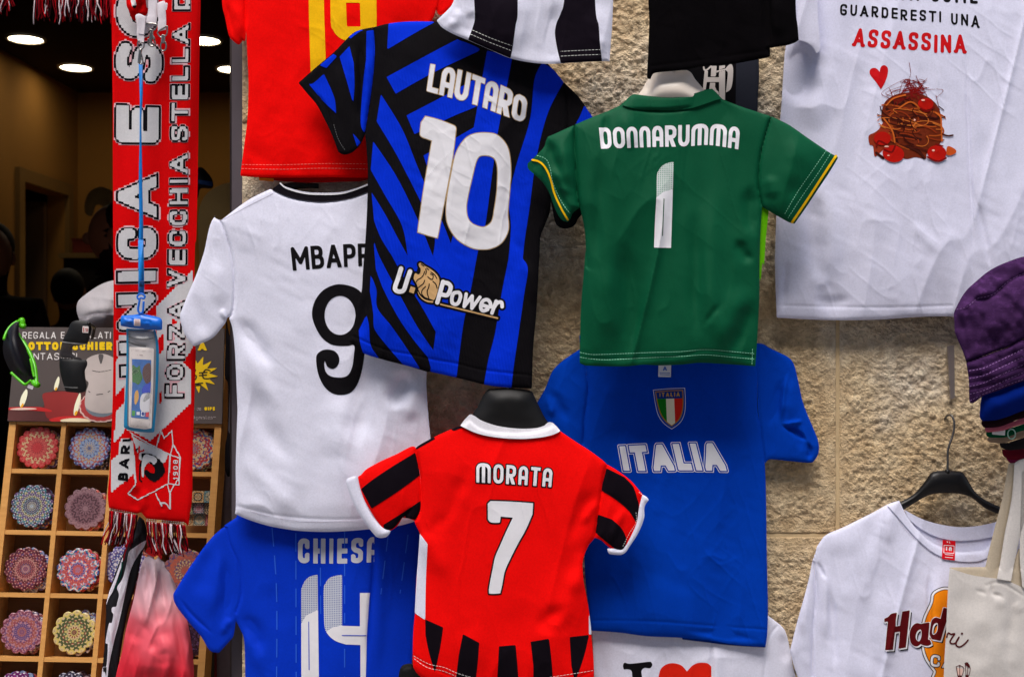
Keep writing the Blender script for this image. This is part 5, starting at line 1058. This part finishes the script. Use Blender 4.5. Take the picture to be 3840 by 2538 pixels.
s.part('back_panel', bk_, ca2, lift=-.004, solid=.003); s.part('handle', st_b, ca2, lift=-.002, solid=.002); s.part('handle', st_i, ca2, lift=-.003, solid=.002)
s.part('front_panel', fr_, ca_, lift=.0, solid=.0035); s.part('handle', st_f, ca_, lift=.003, solid=.002); s.part('handle', st_r, ca_, lift=.003, solid=.002)
br = ink((82, 24, 26)); s.print('script_lettering', lines('R 180,1030 200,975 240,990 285,985 250,1040 225,1090 245,1115 300,1105 345,1030 310,1090 310,1140 355,1160 420,1120 467,1068', 3.0) | ell((3500+385/3.58, 2100+982/3.58), 4.4, 4.4), br, .0006, step=2)
s.print('printed_lantern', lines('R 305,1425 360,1410 410,1450 390,1540|R 310,1435 330,1550|R 355,1400 355,1550|R 420,1385 450,1370 490,1420 490,1500 465,1568|R 430,1400 440,1540|R 465,1370 460,1540', 1.3), br, .0008, step=2)
s.print('printed_lantern', poly('R 328,1545 385,1545 375,1700 335,1700', False) | poly('R 430,1530 470,1540 462,1700 430,1700', False) | poly('R 418,1378 460,1372 495,1430 480,1440 425,1400', False), br, .0008, step=2)
s.print('printed_lantern', poly('R 315,1440 400,1455 385,1540 332,1540', False), ink((226, 190, 176)), .0006, step=2)
# hats: each pressed over the next
def hat(label, y0, parts, bulge, bw, seed, creases='', rip=.004, cat='hat', rw=(60, 60), tagp=None):
    u = None
    for p in parts: u = p[1] if u is None else u | p[1]
    s = Sheet('bucket_hat' if 'bucket' in label else 'hat', label, cat, y0, u, bulge=bulge, bw=bw, rip=rip, rw=rw, seed=seed, creases=creases, wr=.0012)
    for p in parts: s.body(p[0], p[1], p[2], lift=p[3])
    return s
vel = cloth((62, 35, 74), 'faded', var=.16, rough=.95, sheen=.0); vel2 = cloth((56, 31, 68), 'faded', var=.18, rough=.95)
crn = poly('N 1158,470! 1156,430 1175,385 1205,330 1240,285 1290,240 1350,190 1420,150 1500,118 1568,97 1750,60! 2100,160! 2100,700! 1568,580! 1480,625 1400,655 1310,690 1230,722! 1210,660 1180,590 1162,540')
brm = poly('N 1228,720! 1310,690 1400,656 1480,626 1568,582 2100,400! 2200,700! 1700,780! 1568,828 1480,860 1400,890 1330,915 1290,945 1265,960! 1248,952 1245,900 1243,820')
s = hat('faded purple bucket hat with stitched brim, on top of the hat pile', -.16, [('brim', brm, vel2, .004), ('crown', crn, vel, 0)], .07, 260, 191,
        creases='N 1165,415 1230,405 1290,350 1350,345 1400,320 1480,250 1568,205 1750,150;9;-5|N 1165,400 1235,385 1300,320 1400,280;14;5|N 1232,722 1310,692 1400,658 1480,628 1568,584 1750,500;5;-6|N 1240,760 1320,745 1420,700 1568,640;4;-2.4|N 1243,800 1330,785 1430,745 1568,690;4;-2.4|N 1245,840 1330,825 1440,790 1568,740;4;-2.4|N 1247,880 1330,862 1440,830 1568,785;4;-2.4|N 1180,430 1230,600 1240,700;10;-4|N 1420,680 1440,850;5;-2|N 1330,710 1300,900;5;-2', rip=.006)
Ls = '|'.join('N %d,%d %d,%d %d,%d %d,%d' % (1245+int(k*1.2), 768+k*46, 1330, 752+k*44, 1430, 706+k*44, 1600, 624+k*46) for k in range(4))
s.stitch('brim_stitch', Ls+'|N 1250,945 1330,905 1400,878 1480,848 1600,805', plain((140, 104, 156), .9, .1, name='thread_violet'), w=2, dash=8, gap=5, lift=.0045)
s.stitch('crown_stitch', 'N 1170,408 1235,392 1292,345 1352,332 1400,310 1480,240 1568,196', plain((140, 104, 156), .9, .1, name='thread_violet'), w=2, dash=8, gap=5)
D_ = [('royal blue hat directly under the purple bucket hat', 'N 1320,900! 1310,980 1308,1040 1322,1062! 1400,1058 1480,1035 1568,1000 2100,800! 2100,600! 1568,800! 1400,880', (0, 28, 110), -.15),
      ('very dark brown hat between the blue and the pink one', 'N 1320,1060! 1318,1085 1335,1104! 1420,1098 1500,1070 1568,1045 2100,900! 2100,800! 1568,1000! 1450,1040', (34, 14, 20), -.14),
      ('thin pink hat brim in the pile, above the green one', 'N 1338,1100! 1340,1120 1355,1130! 1450,1118 1568,1080 2100,950! 2100,880! 1568,1042! 1450,1085', (176, 88, 104), -.13),
      ('green hat with a white paper tag and clear plastic ring', 'N 1348,1124! 1345,1145 1360,1160! 1450,1160 1520,1140 1568,1118 2100,980! 2100,930! 1568,1080! 1450,1115', (0, 74, 46), -.12),
      ('beige hat under the green one', 'N 1360,1158! 1350,1175 1370,1190! 1450,1192 1568,1160 2100,1040! 2100,970! 1568,1118! 1450,1150', (142, 118, 98), -.11),
      ('black hat below the beige one', 'N 1425,1192! 1430,1215 1460,1232! 1568,1228 2100,1150! 2100,1030! 1568,1160! 1480,1188', (34, 30, 32), -.10),
      ('dark red hat second from the bottom of the pile', 'N 1438,1228! 1445,1265 1470,1285! 1568,1290 2100,1230! 2100,1140! 1568,1222! 1480,1232', (92, 12, 30), -.09),
      ('magenta hat at the bottom of the pile', 'N 1460,1278! 1480,1305 1520,1325 1568,1336! 2100,1330! 2100,1230! 1568,1286', (122, 30, 74), -.08)]
for k, (lb, q, c, y) in enumerate(D_):
    sh = poly(q); s = hat(lb, y, [('brim', sh, cloth(c, 'cotton', var=.12), 0)], .03, 60, 200+k, rip=.002)
    if 'tag' in lb:
        s.print('paper_tag', poly('N 1382,1090 1460,1078 1456,1148 1380,1142', False), ink((232, 228, 222)), .004)
        s.print('tag_lettering', lines('N 1405,1100 1410,1122|N 1395,1108 1400,1126|N 1425,1092 1428,1118|N 1440,1090 1444,1120', 1.3, False), INKB, .0044, step=2)
        s.print('plastic_ring', ell((2840+1495*K, 900+1140*K), 26*K, 32*K) - ell((2840+1495*K, 900+1140*K), 19*K, 25*K), plain((150, 190, 170), .2, .5, name='clear_ring'), .0046, step=2)
V, Fs = plate('N 1118,624 1158,619 1161,926 1136,935', -.006, .004, False); V2, F2 = box(0, .001, 0, .001, 0, .001)
o = mk('metal_strip', V, Fs, plain((168, 156, 150), .35, .5, .7, name='brushed_metal', bump=.1), None, False); recentre(o); tag(o, 'short upright metal strip fixed to the stone left of the purple hat', 'metal strip')
# ================================================================ LEFT SIDE: scarf, lanyards, phone pouch, glasses, bag
so_ = poly('A 640,-260! 655,0 656,110 661,500 663,1000 666,1568 B 668,200 666,700 660,1000 648,1300 640,1420 C 640,400 634,500 640,574! 700,590 760,600 806,606! 830,598! 862,636! 960,645 1085,656! 1108,680! 1118,600 1130,500 B 1135,1200 1148,800 1152,650! 1140,500 1148,0 A 1155,1400 1165,900 1172,400 1180,0 1185,-260!')
s = Sheet('football_scarf', 'long red knitted scarf with white letters hanging in the doorway', 'scarf', -.004, so_, rip=.010, rw=(110, 1100), bulge=.005, bw=40, seed=211, wr=.0003,
          creases='A 960,0 955,800 950,1568;26;-3|B 950,0 940,800 890,1500;26;-3|C 800,440 806,520 806,606;20;-6|C 850,600 840,520 870,450;14;5|C 960,600 955,560;10;-3|A 1120,0 1120,1568;20;2')
km = cloth((214, 6, 10), 'knit', rough=.95); kw = cloth((204, 202, 204), 'knit', rough=.95); kb = cloth((18, 16, 20), 'knit', rough=.95)
s.body('cloth', so_, km)
Q = 5
W1 = many('B 1130,178 1130,640 1095,690 1075,715 1125,765 1125,955 885,1180 780,1125 735,1110 720,1140 668,1198 682,1010 735,950 738,600 760,560 925,560 920,392|B 740,700 740,845 680,918 680,720 700,688|B 765,1160 782,1250 790,1372 655,1482 655,1290 695,1262 708,1165|B 745,560 745,700 690,700 700,560')
s.print('white_field', W1.quant(Q) & so_.grow(-3), kw, .0002); s.print('red_flash', many('B 925,588 960,545 962,640 925,690|B 940,895 950,880 955,950 940,960|B 1010,460 1050,480 1010,500|B 1010,560 1030,575 1010,600').quant(Q), km, .0004)
def kn(st, top, bot, t, gap, o1=6.5, o2=10, ws=1.0, clip=None):
    g = text(st, top, bot, t, gap, wscale=ws)
    c = (lambda a: a & clip) if clip else (lambda a: a)
    m_ = so_.grow(-4)
    s.print('letter_edge', c(g.grow(o2).quant(Q)) & m_, cloth((226, 176, 184), 'knit', rough=.95), .0005); s.print('letter_outline', c(g.grow(o1).quant(Q)) & m_, kb, .0007); s.print('letter', c(g.grow(-1).quant(Q)) & m_, kw, .0009)
kn('UNICA', 'B 712,822 B 690,300 A 690,1330 688,1018', 'B 915,800 B 912,300 A 925,1330 922,1022', .27, .09, ws=1.02)
kn('E', 'A 682,870 684,618', 'A 932,872 936,632', .29, .1)
def kno(g):
    m_ = so_.grow(-4)
    s.print('letter_edge', g.grow(10).quant(Q) & m_, cloth((226, 176, 184), 'knit', rough=.95), .0005); s.print('letter_outline', g.grow(6.5).quant(Q) & m_, kb, .0007); s.print('letter', g.grow(-1).quant(Q) & m_, kw, .0009)
kno(lines('A 738,285 716,340 722,405 765,430 806,390 826,320 868,290 912,330 918,395 886,450', 22))
kno(ell((808*K, 70*K), 78, 92) - ell((808*K, 70*K), 26, 44))
kn('FORZA', 'B 968,932 988,600 990,356', 'B 1076,930 1086,600 1088,356', .22, .12, 4.5, 6.5, 1.05)
kn('VECCHIA', 'B 985,280 992,0 A 998,1200 1000,905', 'B 1090,285 1096,0 A 1102,1200 1104,900', .22, .10, 4.5, 6.5, 1.02)
kn('STELLA', 'A 1000,838 1010,500 1018,146', 'A 1104,840 1108,500 1114,140', .22, .10, 4.5, 6.5)
kn('DI', 'A 1020,72 1022,-120', 'A 1116,72 1118,-120', .25, .12, 4.5, 6.5)
s.print('letter', (text('BARI', 'B 694,1415 702,1280 722,1165', 'B 752,1425 760,1290 768,1160', .27, .12).quant(4)) & so_, kb, .0007)
wl_ = lines('B 765,1130 830,1170 900,1210 1000,1262 990,1430 900,1480 810,1525 752,1490 795,1440 790,1300 780,1180|B 770,1180 800,1420|B 1000,1262 1055,1280 1052,1440 990,1430|B 920,1220 945,1120 965,1165 1010,1120 1018,1200 1000,1262|B 1018,1200 1062,1280 1050,1400 1000,1480|B 915,1490 950,1560 C 940,545 975,545 1000,580 1000,490 985,440', 2.2, False)
wf = poly('B 770,1140 800,1165 900,1215 990,1258 975,1300 930,1330 820,1290 800,1220', False)
s.print('crest_field', wf.quant(4), kw, .0004); s.print('crest_line', wl_.quant(3), kw, .0006)
s.print('rooster', (poly('B 830,1255 870,1252 920,1275 955,1310 968,1360 940,1400 905,1420 870,1400 850,1370 860,1350 900,1372 910,1345 880,1310 850,1300 835,1290') | lines('B 826,1300 822,1400 835,1420|B 845,1262 835,1300|B 800,1235 820,1215', 2.4)).quant(4), kb, .0008)
s.print('rooster_body', (poly('B 850,1262 900,1270 925,1290 905,1320 880,1300 850,1340 845,1390 832,1385 830,1320')).quant(4), kw, .0010)
s.print('rooster_comb', lines('B 808,1290 815,1250 845,1235|B 815,1250 818,1215', 3).quant(3), ink((200, 10, 14)), .0011)
s.print('crest_lettering', text('1908', 'B 1018,1408 1018,1290', 'B 1046,1408 1046,1290', .2, .2), kw, .0008, step=2)
s.stitch('bound_edge', 'C 644,576 720,590 800,606|C 644,584 720,600 800,614|C 644,592 720,608 800,622|C 862,638 960,648 1084,658|C 860,648 960,658 1082,668|C 860,656 960,668 1082,678', kw, w=2.2, dash=5, gap=4)
def strands(name, segs, y, parent, mats, seed, r=.0011, ln=(150, 200), lean=0.0, spread=8, stuff=True):
    rnd = random.Random(seed); groups = [[] for _ in mats]
    for (x0_, y0_, x1_, y1_, n, lx) in segs:
        for i in range(n):
            u = i/max(1, n-1); ax, ay = x0_+(x1_-x0_)*u+rnd.uniform(-2, 2), y0_+(y1_-y0_)*u; L = rnd.uniform(*ln)
            ex = ax+lx*(L/150)+rnd.uniform(-spread, spread)*1.6; yy = y-rnd.uniform(0, .012)
            P = [W(ax, ay, y-.004), W(ax+lx*.12+rnd.uniform(-4, 4), ay+L*.35, yy), W(ax+(ex-ax)*.55+rnd.uniform(-spread, spread)*.8, ay+L*.7, yy), W(ex, ay+L, yy+rnd.uniform(-.004, .004))]
            Pn = np.array(P); Q_ = smooth(Pn, [False]*4, False, 4)
            groups[rnd.randrange(len(mats))].append(tube(list(Q_), r*rnd.uniform(.8, 1.15), 4))
    for g, m_ in zip(groups, mats):
        if g: V, Fs = join(g); o = mk(name, V, Fs, m_, parent); o['kind'] = 'stuff'
dr, wr_, rd_ = cloth((110, 8, 20), 'knit', rough=.95), cloth((206, 190, 194), 'knit', rough=.95), cloth((168, 10, 22), 'knit', rough=.95)
bx = cloth((40, 10, 16), 'knit', rough=.95)
def cz(z): c = CROP['C']; return (c[0]+z[0]*K, c[1]+z[1]*K)
e1, e2, e3, e4 = cz((645, 590)), cz((805, 615)), cz((862, 655)), cz((1085, 675))
strands('fringe', [(*e1, *e2, 46, -26), (*e3, *e4, 58, 22)], -.004, s.t, [dr, wr_, rd_, dr, bx, dr], 5, ln=(92, 128), spread=9)
# a second scarf folded above: only its fringe and folds show
f2 = thing('football_scarf', 'second red scarf whose long fringe hangs in the top left corner', 'scarf', W(260, 0, .03))
V, Fs = plate('X -60,-160 470,-160 470,-6 130,0 60,-22 -60,-14', .03, .008, False); mk('cloth', V, Fs, km, f2, False)
strands('fringe', [(132, -10, 470, -12, 84, 4)], .028, f2, [dr, wr_, rd_, bx, dr], 8, ln=(62, 104), spread=6)
strands('fringe', [(-30, -40, 46, -26, 22, -4)], .028, f2, [dr, wr_, rd_], 9, ln=(50, 90), spread=10)
# red and white knot of scarf at the top
sh = poly('V 270,-300! 290,60 320,150 360,260 410,305 450,290 470,220 600,200 720,-300!')
s2 = Sheet('football_scarf', 'third red scarf twisted behind the white lanyards at the top', 'scarf', -.03, sh, rip=.006, rw=(30, 90), bulge=.01, bw=25, seed=221, creases='V 330,0 400,250;10;6|V 500,0 470,200;10;-6')
s2.body('cloth', sh, km); s2.print('white_letter', many('V 340,-40 410,-40 440,80 375,105|V 570,-40 640,-40 640,130 590,120'), kw, .0004); s2.print('black_letter', many('V 375,90 435,80 430,118 400,130'), kb, .0006)

# lanyards
steel = plain((170, 166, 160), .22, .6, 1.0, name='clip_steel'); wweb = cloth((222, 214, 220), 'cotton', rough=.9)
def lanyard(label, outs, ring, clip, y, extra=None):
    u = None
    for q in outs: p = poly(q); u = p if u is None else u | p
    s = Sheet('lanyard', label, 'lanyard', y, u, edge=.0012, er=3, bulge=.0012, bw=14, rip=.003, rw=(24, 90), seed=int(abs(y)*1e4), wr=0)
    for i, q in enumerate(outs): s.body('strap' if i == 0 else 'fold', poly(q), wweb, lift=.0012*i)
    V, Fs = pxtube(ring, y-.003, .0011, 8, True, True); mk('ring', V, Fs, steel, s.t)
    for j, q in enumerate(clip): V, Fs = pxtube(q[0], y-.004, q[1], 8); mk('hook', V, Fs, steel, s.t)
    return s
lanyard('white lanyard on the left, its clip holding the blue cord', ['V 418,240! 460,208 578,250! 555,430 545,640 520,655 480,640! 455,600 440,480 450,400!', 'V 455,210 575,248! 560,400 548,510! 470,500! 452,400!'], 'V 470,600 455,650 470,705 505,728 540,705 550,660 535,620 500,640', [('V 500,730 490,800 480,880 478,930', .0026), ('V 480,860 476,920 500,945 530,930 528,890 505,860', .0012), ('V 495,745 515,820 530,880', .0012)], -.058)
lanyard('middle white lanyard with an empty hook', ['V 600,-300! 612,60 600,250 580,330! 600,380 680,380 720,400! 740,250! 750,-300!', 'V 585,240! 700,240 745,250! 735,300 725,360 690,375! 600,355 580,330'], 'V 590,350 610,410 650,445 690,450 722,420 728,360', [('V 655,445 662,480 650,560 640,640', .0030), ('V 640,480 690,560 700,580', .0026), ('V 612,570 610,640 640,675 690,680 715,640 700,590', .0013), ('V 575,550 620,530', .0012)], -.050)
lanyard('right white lanyard with a small empty clip', ['V 740,50! 840,12 860,40! 870,200 875,330 872,440! 752,470! 750,330 760,300 748,200!', 'V 765,330! 870,310! 872,440! 752,470! 755,380', 'V 850,50! 900,40! 880,160 868,200!'], 'V 755,470 765,520 800,550 850,545 885,500 890,430 880,390', [('V 828,520 832,570 826,640', .0034), ('V 820,600 795,660 795,720 825,752 860,735 876,680 860,620', .0013)], -.054)

# phone pouch
bp = plain((0, 106, 214), .4, .5, name='blue_plastic', bump=.05); bcord = plain((10, 120, 200), .35, .4, name='blue_cord', var=.15, sc=300)
t = thing('phone_pouch', 'clear waterproof phone pouch with blue frame on a blue neck cord', 'phone pouch', W(525, 1600, -.05))
def ribbon(name, q, y, mat, th=.0016):
    V, Fs = plate(q, y, th); return mk(name, V, Fs, mat, t)
ribbon('cord', 'A 815,375! 838,375! 838,560 830,700 833,900 836,1100 840,1300 842,1568! 812,1568! 818,1300 816,1050 820,850 822,600!', -.048, bcord)
ribbon('cord', 'B 812,0! 842,0! 847,240 848,260 845,320! 812,320! 814,200!', -.0482, bcord)
ribbon('cord_crimp', 'B 820,240! 848,240! 847,275! 818,275!', -.051, plain((20, 60, 110), .4, .4, name='dark_blue'))
V, Fs = pxtube('B 808,330 830,316 852,330 845,345 830,340 815,348', -.05, .0016, 8, True, True); mk('cord_loop', V, Fs, bp, t)
V, Fs = pxtube('B 822,350 812,410 825,430 840,420 845,360', -.05, .0018, 8); mk('cord_loop', V, Fs, bp, t)
sh = poly('U 95,195! 110,178 260,165 300,135 335,160 480,192 515,210 527,240 528,318! 500,330 400,322 200,305 92,285! 88,240')
s3 = Sheet('pouch_clip', '', '', -.042, sh, bulge=.006, bw=12, edge=.006, er=3, rip=0, wr=0, root=t, creases='U 160,238 195,238;5;3|U 345,258 385,258;6;3|U 140,210 215,215 215,262 145,258;2.5;-2|U 325,235 400,240 400,280;2.5;-2')
s3.body('seal_clip', sh, bp); s3.print('price_sticker', poly('U 230,212 298,214 298,288 230,286', False), ink((222, 214, 214)), .001); s3.print('sticker_print', lines('U 240,225 288,226|U 240,240 285,244|U 242,256 288,258|U 240,272 280,272', 1.0, False), ink((220, 140, 130)), .0013, step=2)
pf = poly('U 150,310! 455,325! 490,500 488,800 470,1100 445,1380! 430,1402 300,1398 180,1378 124,1350! 128,1200 145,900 152,600')
pi = poly('U 172,330! 440,335! 462,500 460,800 446,1100 420,1350! 300,1362 160,1330! 165,900 172,600')
s4 = Sheet('pouch', '', '', -.034, pf, bulge=.006, bw=25, rip=.001, wr=0, root=t, creases='U 180,400 300,425 440,410;6;2|U 180,480 330,500 420,500;6;-2')
s4.body('blue_frame', pf - pi, plain((0, 128, 176), .3, .5, name='teal_plastic'))
s4.part('back_film', pi.grow(2), plain((150, 146, 150), .25, .5, name='grey_film'), lift=-.003)
s4.print('film_crease_shade', lines('U 180,400 300,425 430,415|U 180,455 250,485 350,500', 3.2), plain((40, 38, 42), .3, .5, name='crease_shade'), .0002)  # shading of the film's folds drawn as dark lines
ph = poly('U 182,505! 440,520! 432,900 415,1378! 175,1348! 180,900!', False)
s4.part('phone_card', ph & pi.grow(3), plain((226, 214, 208), .3, .5, name='card_white'), lift=.0006, solid=.0016)
s4.print('card_line', (poly('U 205,545 235,540 395,552 420,560 424,600 415,1000 392,1340 370,1352 200,1330 188,1300 195,900') - poly('U 208,549 236,544 394,556 417,563 421,600 411,1000 388,1336 368,1348 203,1326 192,1298 199,900')) | lines('U 290,590 322,592', 1.6) | ell((420+268/2.8, 1120+590/2.8), 1.5, 1.5) | (ell((420+285/2.8, 1120+1308/2.8), 9, 10) - ell((420+285/2.8, 1120+1308/2.8), 8, 9)), plain((180, 160, 156), .4, .4, name='card_grey'), .0010, step=2)
scr = poly('U 210,632 412,642 408,900 385,1262 200,1245 212,900', False)
s4.print('screen_picture', scr, plain((0, 92, 170), .3, .5, var=.25, name='screen_blue', sc=120), .0010)
for q, c in (('U 212,700 260,720 290,700 300,760 320,830 280,900 240,880 212,860', (48, 110, 40)), ('U 330,720 370,680 405,690 410,830 385,890 350,880 320,800', (84, 40, 30)), ('U 240,990 270,960 280,1040 250,1110 235,1080', (216, 160, 70)), ('U 310,1010 408,1000 400,1180 300,1165', (220, 218, 222)), ('U 330,1060 380,980 400,1030 340,1080', (70, 90, 60)), ('U 215,760 250,740 280,760 230,790', (190, 200, 160)), ('U 350,900 405,880 400,980 320,990 320,940', (30, 60, 190))):
    s4.print('picture_patch', poly(q) & scr, ink(c), .0013, step=2)
for q, c in (('U 210,1172 245,1174 240,1230 208,1228', (60, 150, 60)), ('U 258,1185 292,1186 290,1220 258,1218', (230, 230, 236)), ('U 306,1178 344,1180 340,1236 304,1234', (230, 230, 240)), ('U 356,1184 394,1186 388,1240 352,1238', (220, 40, 50))):
    s4.print('screen_icon', poly(q, False) & scr, ink(c), .0013, step=2)
s4.print('screen_icon', ell((420+325/2.8, 1120+1207/2.8), 5, 7) , ink((40, 60, 140)), .0016, step=2)
s4.part('clear_film', pi, glass((235, 240, 245), .12, .10, 'clear_film'), lift=.0045)

# two pairs of sunglasses
t = thing('sunglasses', 'neon green framed wraparound sunglasses hanging on the left of the poster', 'sunglasses', W(70, 1440, .24))
ng = plain((84, 190, 8), .35, .5, name='neon_green')
def gtube(nm, q, y, r, mat): V, Fs = pxtube(q, y, r, 8); return mk(nm, V, Fs, mat, t)
gtube('upper_rim', 'T 60,330 90,260 140,180 190,130 250,95', [.22, .23, .25], [.0028]*25, ng) if False else None
P = 'T 55,345 70,290 110,210 170,140 250,90'; gtube('upper_rim', P, [.19, .22], .0026, ng)
gtube('side_rim', 'T 250,275 300,345 360,430 420,540 465,650 490,740 505,850 510,940 520,985', [.22, .17], .0036, ng)
gtube('side_rim', 'T 425,620 445,700 460,790 480,870', [.185, .175], .0022, ng)
gtube('lower_rim', 'T 155,810 230,880 300,940 350,975 400,950 435,920', [.19, .18], .0026, ng)
gtube('hinge', 'T 275,100 310,75 318,130 300,155 350,165', [.215, .21], .0050, ng); gtube('hinge', 'T 470,940 500,975 530,985', [.178, .17], .0052, ng)
tl = poly('T 40,430 55,345 90,255 140,175 200,120 262,85! 262,200 268,290! 330,400 400,540 450,680 480,820 485,920! 430,925 350,965 250,890 160,810 80,660 45,540')
sg = Sheet('lens_sheet', '', '', .205, tl, bulge=.03, bw=40, rip=0, wr=0, edge=.002, root=t)
lm = glass((8, 5, 16), .3, .94, 'dark_lens'); sg.part('lens', tl, lm, lift=0, solid=.0015)
sg.print('price_tag', poly('T 395,975 470,1000 455,1048 380,1020', False), ink((222, 214, 224)), .004)
t = thing('sunglasses', 'black wraparound sunglasses hanging upright over the poster', 'sunglasses', W(275, 1470, .2))
l1 = poly('T 950,220! 985,130 1030,90 1100,80 1220,90 1265,120 1282,190 1270,270 1230,395! 1180,408 870,372!'); l2 = poly('T 835,595! 900,610 1160,625 1215,640! 1222,700 1185,800 1200,930 1215,1000 1195,1075! 1120,1090 1000,1085 920,1075! 890,980 850,840 832,720')
br_ = poly('T 870,370! 1180,408 1232,415! 1100,430 1030,440 1005,500 1030,570 1120,600! 1165,628! 840,598! 845,500')
tot = l1 | l2 | br_
sg = Sheet('lens_sheet', '', '', .205, tot, bulge=.014, bw=60, rip=0, wr=0, edge=.002, root=t, creases='T 900,1008 1000,1020 1085,1022;2;1.5')
bm = glass((7, 7, 9), .45, .95, 'black_lens'); sg.part('lens', l1, bm, solid=.0015); sg.part('lens', l2, bm, solid=.0015)
sg.part('bridge', br_, glass((52, 48, 50), .2, .88, 'smoke_plastic'), lift=.001, solid=.003)
for q in ('T 870,378 1000,396 1120,405 1232,408', 'T 900,1008 1000,1018 1085,1020'): sg.print('rim_glint', lines(q, 1.6), plain((120, 120, 120), .3, .5, name='glint_grey'), .002)  # glint along the rims painted as grey lines
sg.print('price_sticker', poly('T 1158,160 1242,160 1238,258 1150,252', False), ink((220, 210, 208)), .001); sg.print('sticker_print', lines('T 1170,180 1172,240|T 1195,200 1230,205|T 1200,225 1225,228', 1.6, False), ink((196, 90, 84)), .0014, step=2)
V, Fs = pxtube('T 1240,120 1300,160 1320,200 1290,330', [.19, .24, .26], .003, 8); mk('temple', V, Fs, plain((14, 12, 14), .3, .5, name='black_frame'), t)

# black and white scarf, and the pink satin bag
sh = poly('Y 385,130! 430,170 455,260 455,345! 420,440 395,560 380,640 340,800 290,960 250,1160 200,1500 190,1700! 30,1700! 55,1500 75,1300 80,1150 90,1000 88,930 110,830 150,700 200,560 240,470 290,350 340,260')
s = Sheet('football_scarf', 'black and white satin scarf twisted down beside the pink bag', 'scarf', .05, sh, rip=.008, rw=(26, 400), bulge=.012, bw=30, seed=231, wr=.0004, ridge=.004, creases='Y 420,250 300,420 180,760;9;5|Y 440,320 330,560 280,900;10;-6|Y 250,480 220,700 110,900;7;-4')
sb = cloth((15, 12, 17), 'plain', rough=.5, spec=.3); sw = cloth((224, 218, 228), 'plain', rough=.6); s.body('cloth', sh, sb)
s.print('white_band', poly('Y 452,342! 400,370 340,410 295,450 275,540 240,680 195,750 190,780 205,830 190,900 180,935 145,945 140,980 155,1010 140,1080 118,1085 100,1160 85,1260 105,1275 100,1400 90,1470 60,1480 50,1568 48,1700! 100,1700! 110,1500 160,1250 200,1100 240,920 270,780 300,640 340,540 410,430 455,380') & sh.grow(-.5), sw, .0005)
s.print('white_band', poly('Y 245,478! 215,560 170,680 120,800 95,870 90,935! 115,860 150,800 180,720 210,630 232,560') & sh.grow(-.5), sw, .0005)
s.print('black_letter', poly('Y 60,1480 95,1475 90,1568 80,1520 66,1520', False), sb, .0009, step=2)
s.print('red_edge', lines('Y 330,290 270,420 245,520|Y 385,640 350,800 300,1000', 2.4), ink((120, 10, 24)), .0008); s.print('green_edge', lines('Y 232,540 225,640 195,720 165,780', 2.2), ink((10, 70, 60)), .001)
sh = poly('Y 440,500! 480,485 510,495 530,520 560,485 580,520 610,540 620,590 660,640 700,720 740,830 780,940 820,1080 850,1250 870,1400 878,1700! 150,1700! 190,1500 230,1350 260,1180 290,1050 330,900 360,760 385,640 400,580 412,540')
s = Sheet('satin_bag', 'satin drawstring bag fading from white at the gathered top to red', 'drawstring bag', .04, sh, rip=.010, rw=(44, 500), bulge=.025, bw=60, seed=241, wr=.0008, ridge=.006, creases='Y 480,520 470,700 440,900;9;-6|Y 510,540 530,700 520,900;8;5|Y 560,560 580,720 640,980;9;-5|Y 480,1060 400,1140 330,1280;22;-9|Y 560,1280 480,1400 440,1568;24;8|Y 640,900 600,1100 660,1300;22;-8|Y 740,960 800,1200 830,1500;16;5|Y 330,900 320,1250 320,1500;14;-4|Y 430,560 420,700;7;-4|Y 600,1300 620,1500;20;-6')
m, p, n = base('pink_satin', .5, .25); zz = n.new('ShaderNodeSeparateXYZ'); v = n.coord(); n.nt.links.new(v, zz.inputs[0]); ns = n.noise(v, 9, 2)
zt_, zb_ = W(0, 2095, .04)[2]-s.t.location.z, W(0, 2500, .04)[2]-s.t.location.z
f = n.m('DIVIDE', n.m('SUBTRACT', zz.outputs[2], zt_), zb_-zt_); f = n.m('ADD', f, n.m('MULTIPLY', n.m('SUBTRACT', ns, .5), .7)); f = n.m('ADD', f, n.m('MULTIPLY', zz.outputs[0], -1.2))
n.nt.links.new(n.ramp(f, [(0.0, lin((230, 210, 218))), (.25, lin((236, 176, 184))), (.6, lin((234, 100, 114))), (1.0, lin((216, 36, 54)))]), p.inputs['Base Color'])
n.nt.links.new(n.bump(n.noise(v, 500, 2), .08, .0005), p.inputs['Normal'])
s.body('bag_body', sh, m)
tie = poly('Y 440,445! 470,400 500,380 560,420 590,480 585,515 570,505 550,480 520,495 480,480'); s.part('drawstring', tie, plain((210, 12, 12), .4, .4, name='red_cord'), lift=.004, solid=.01)
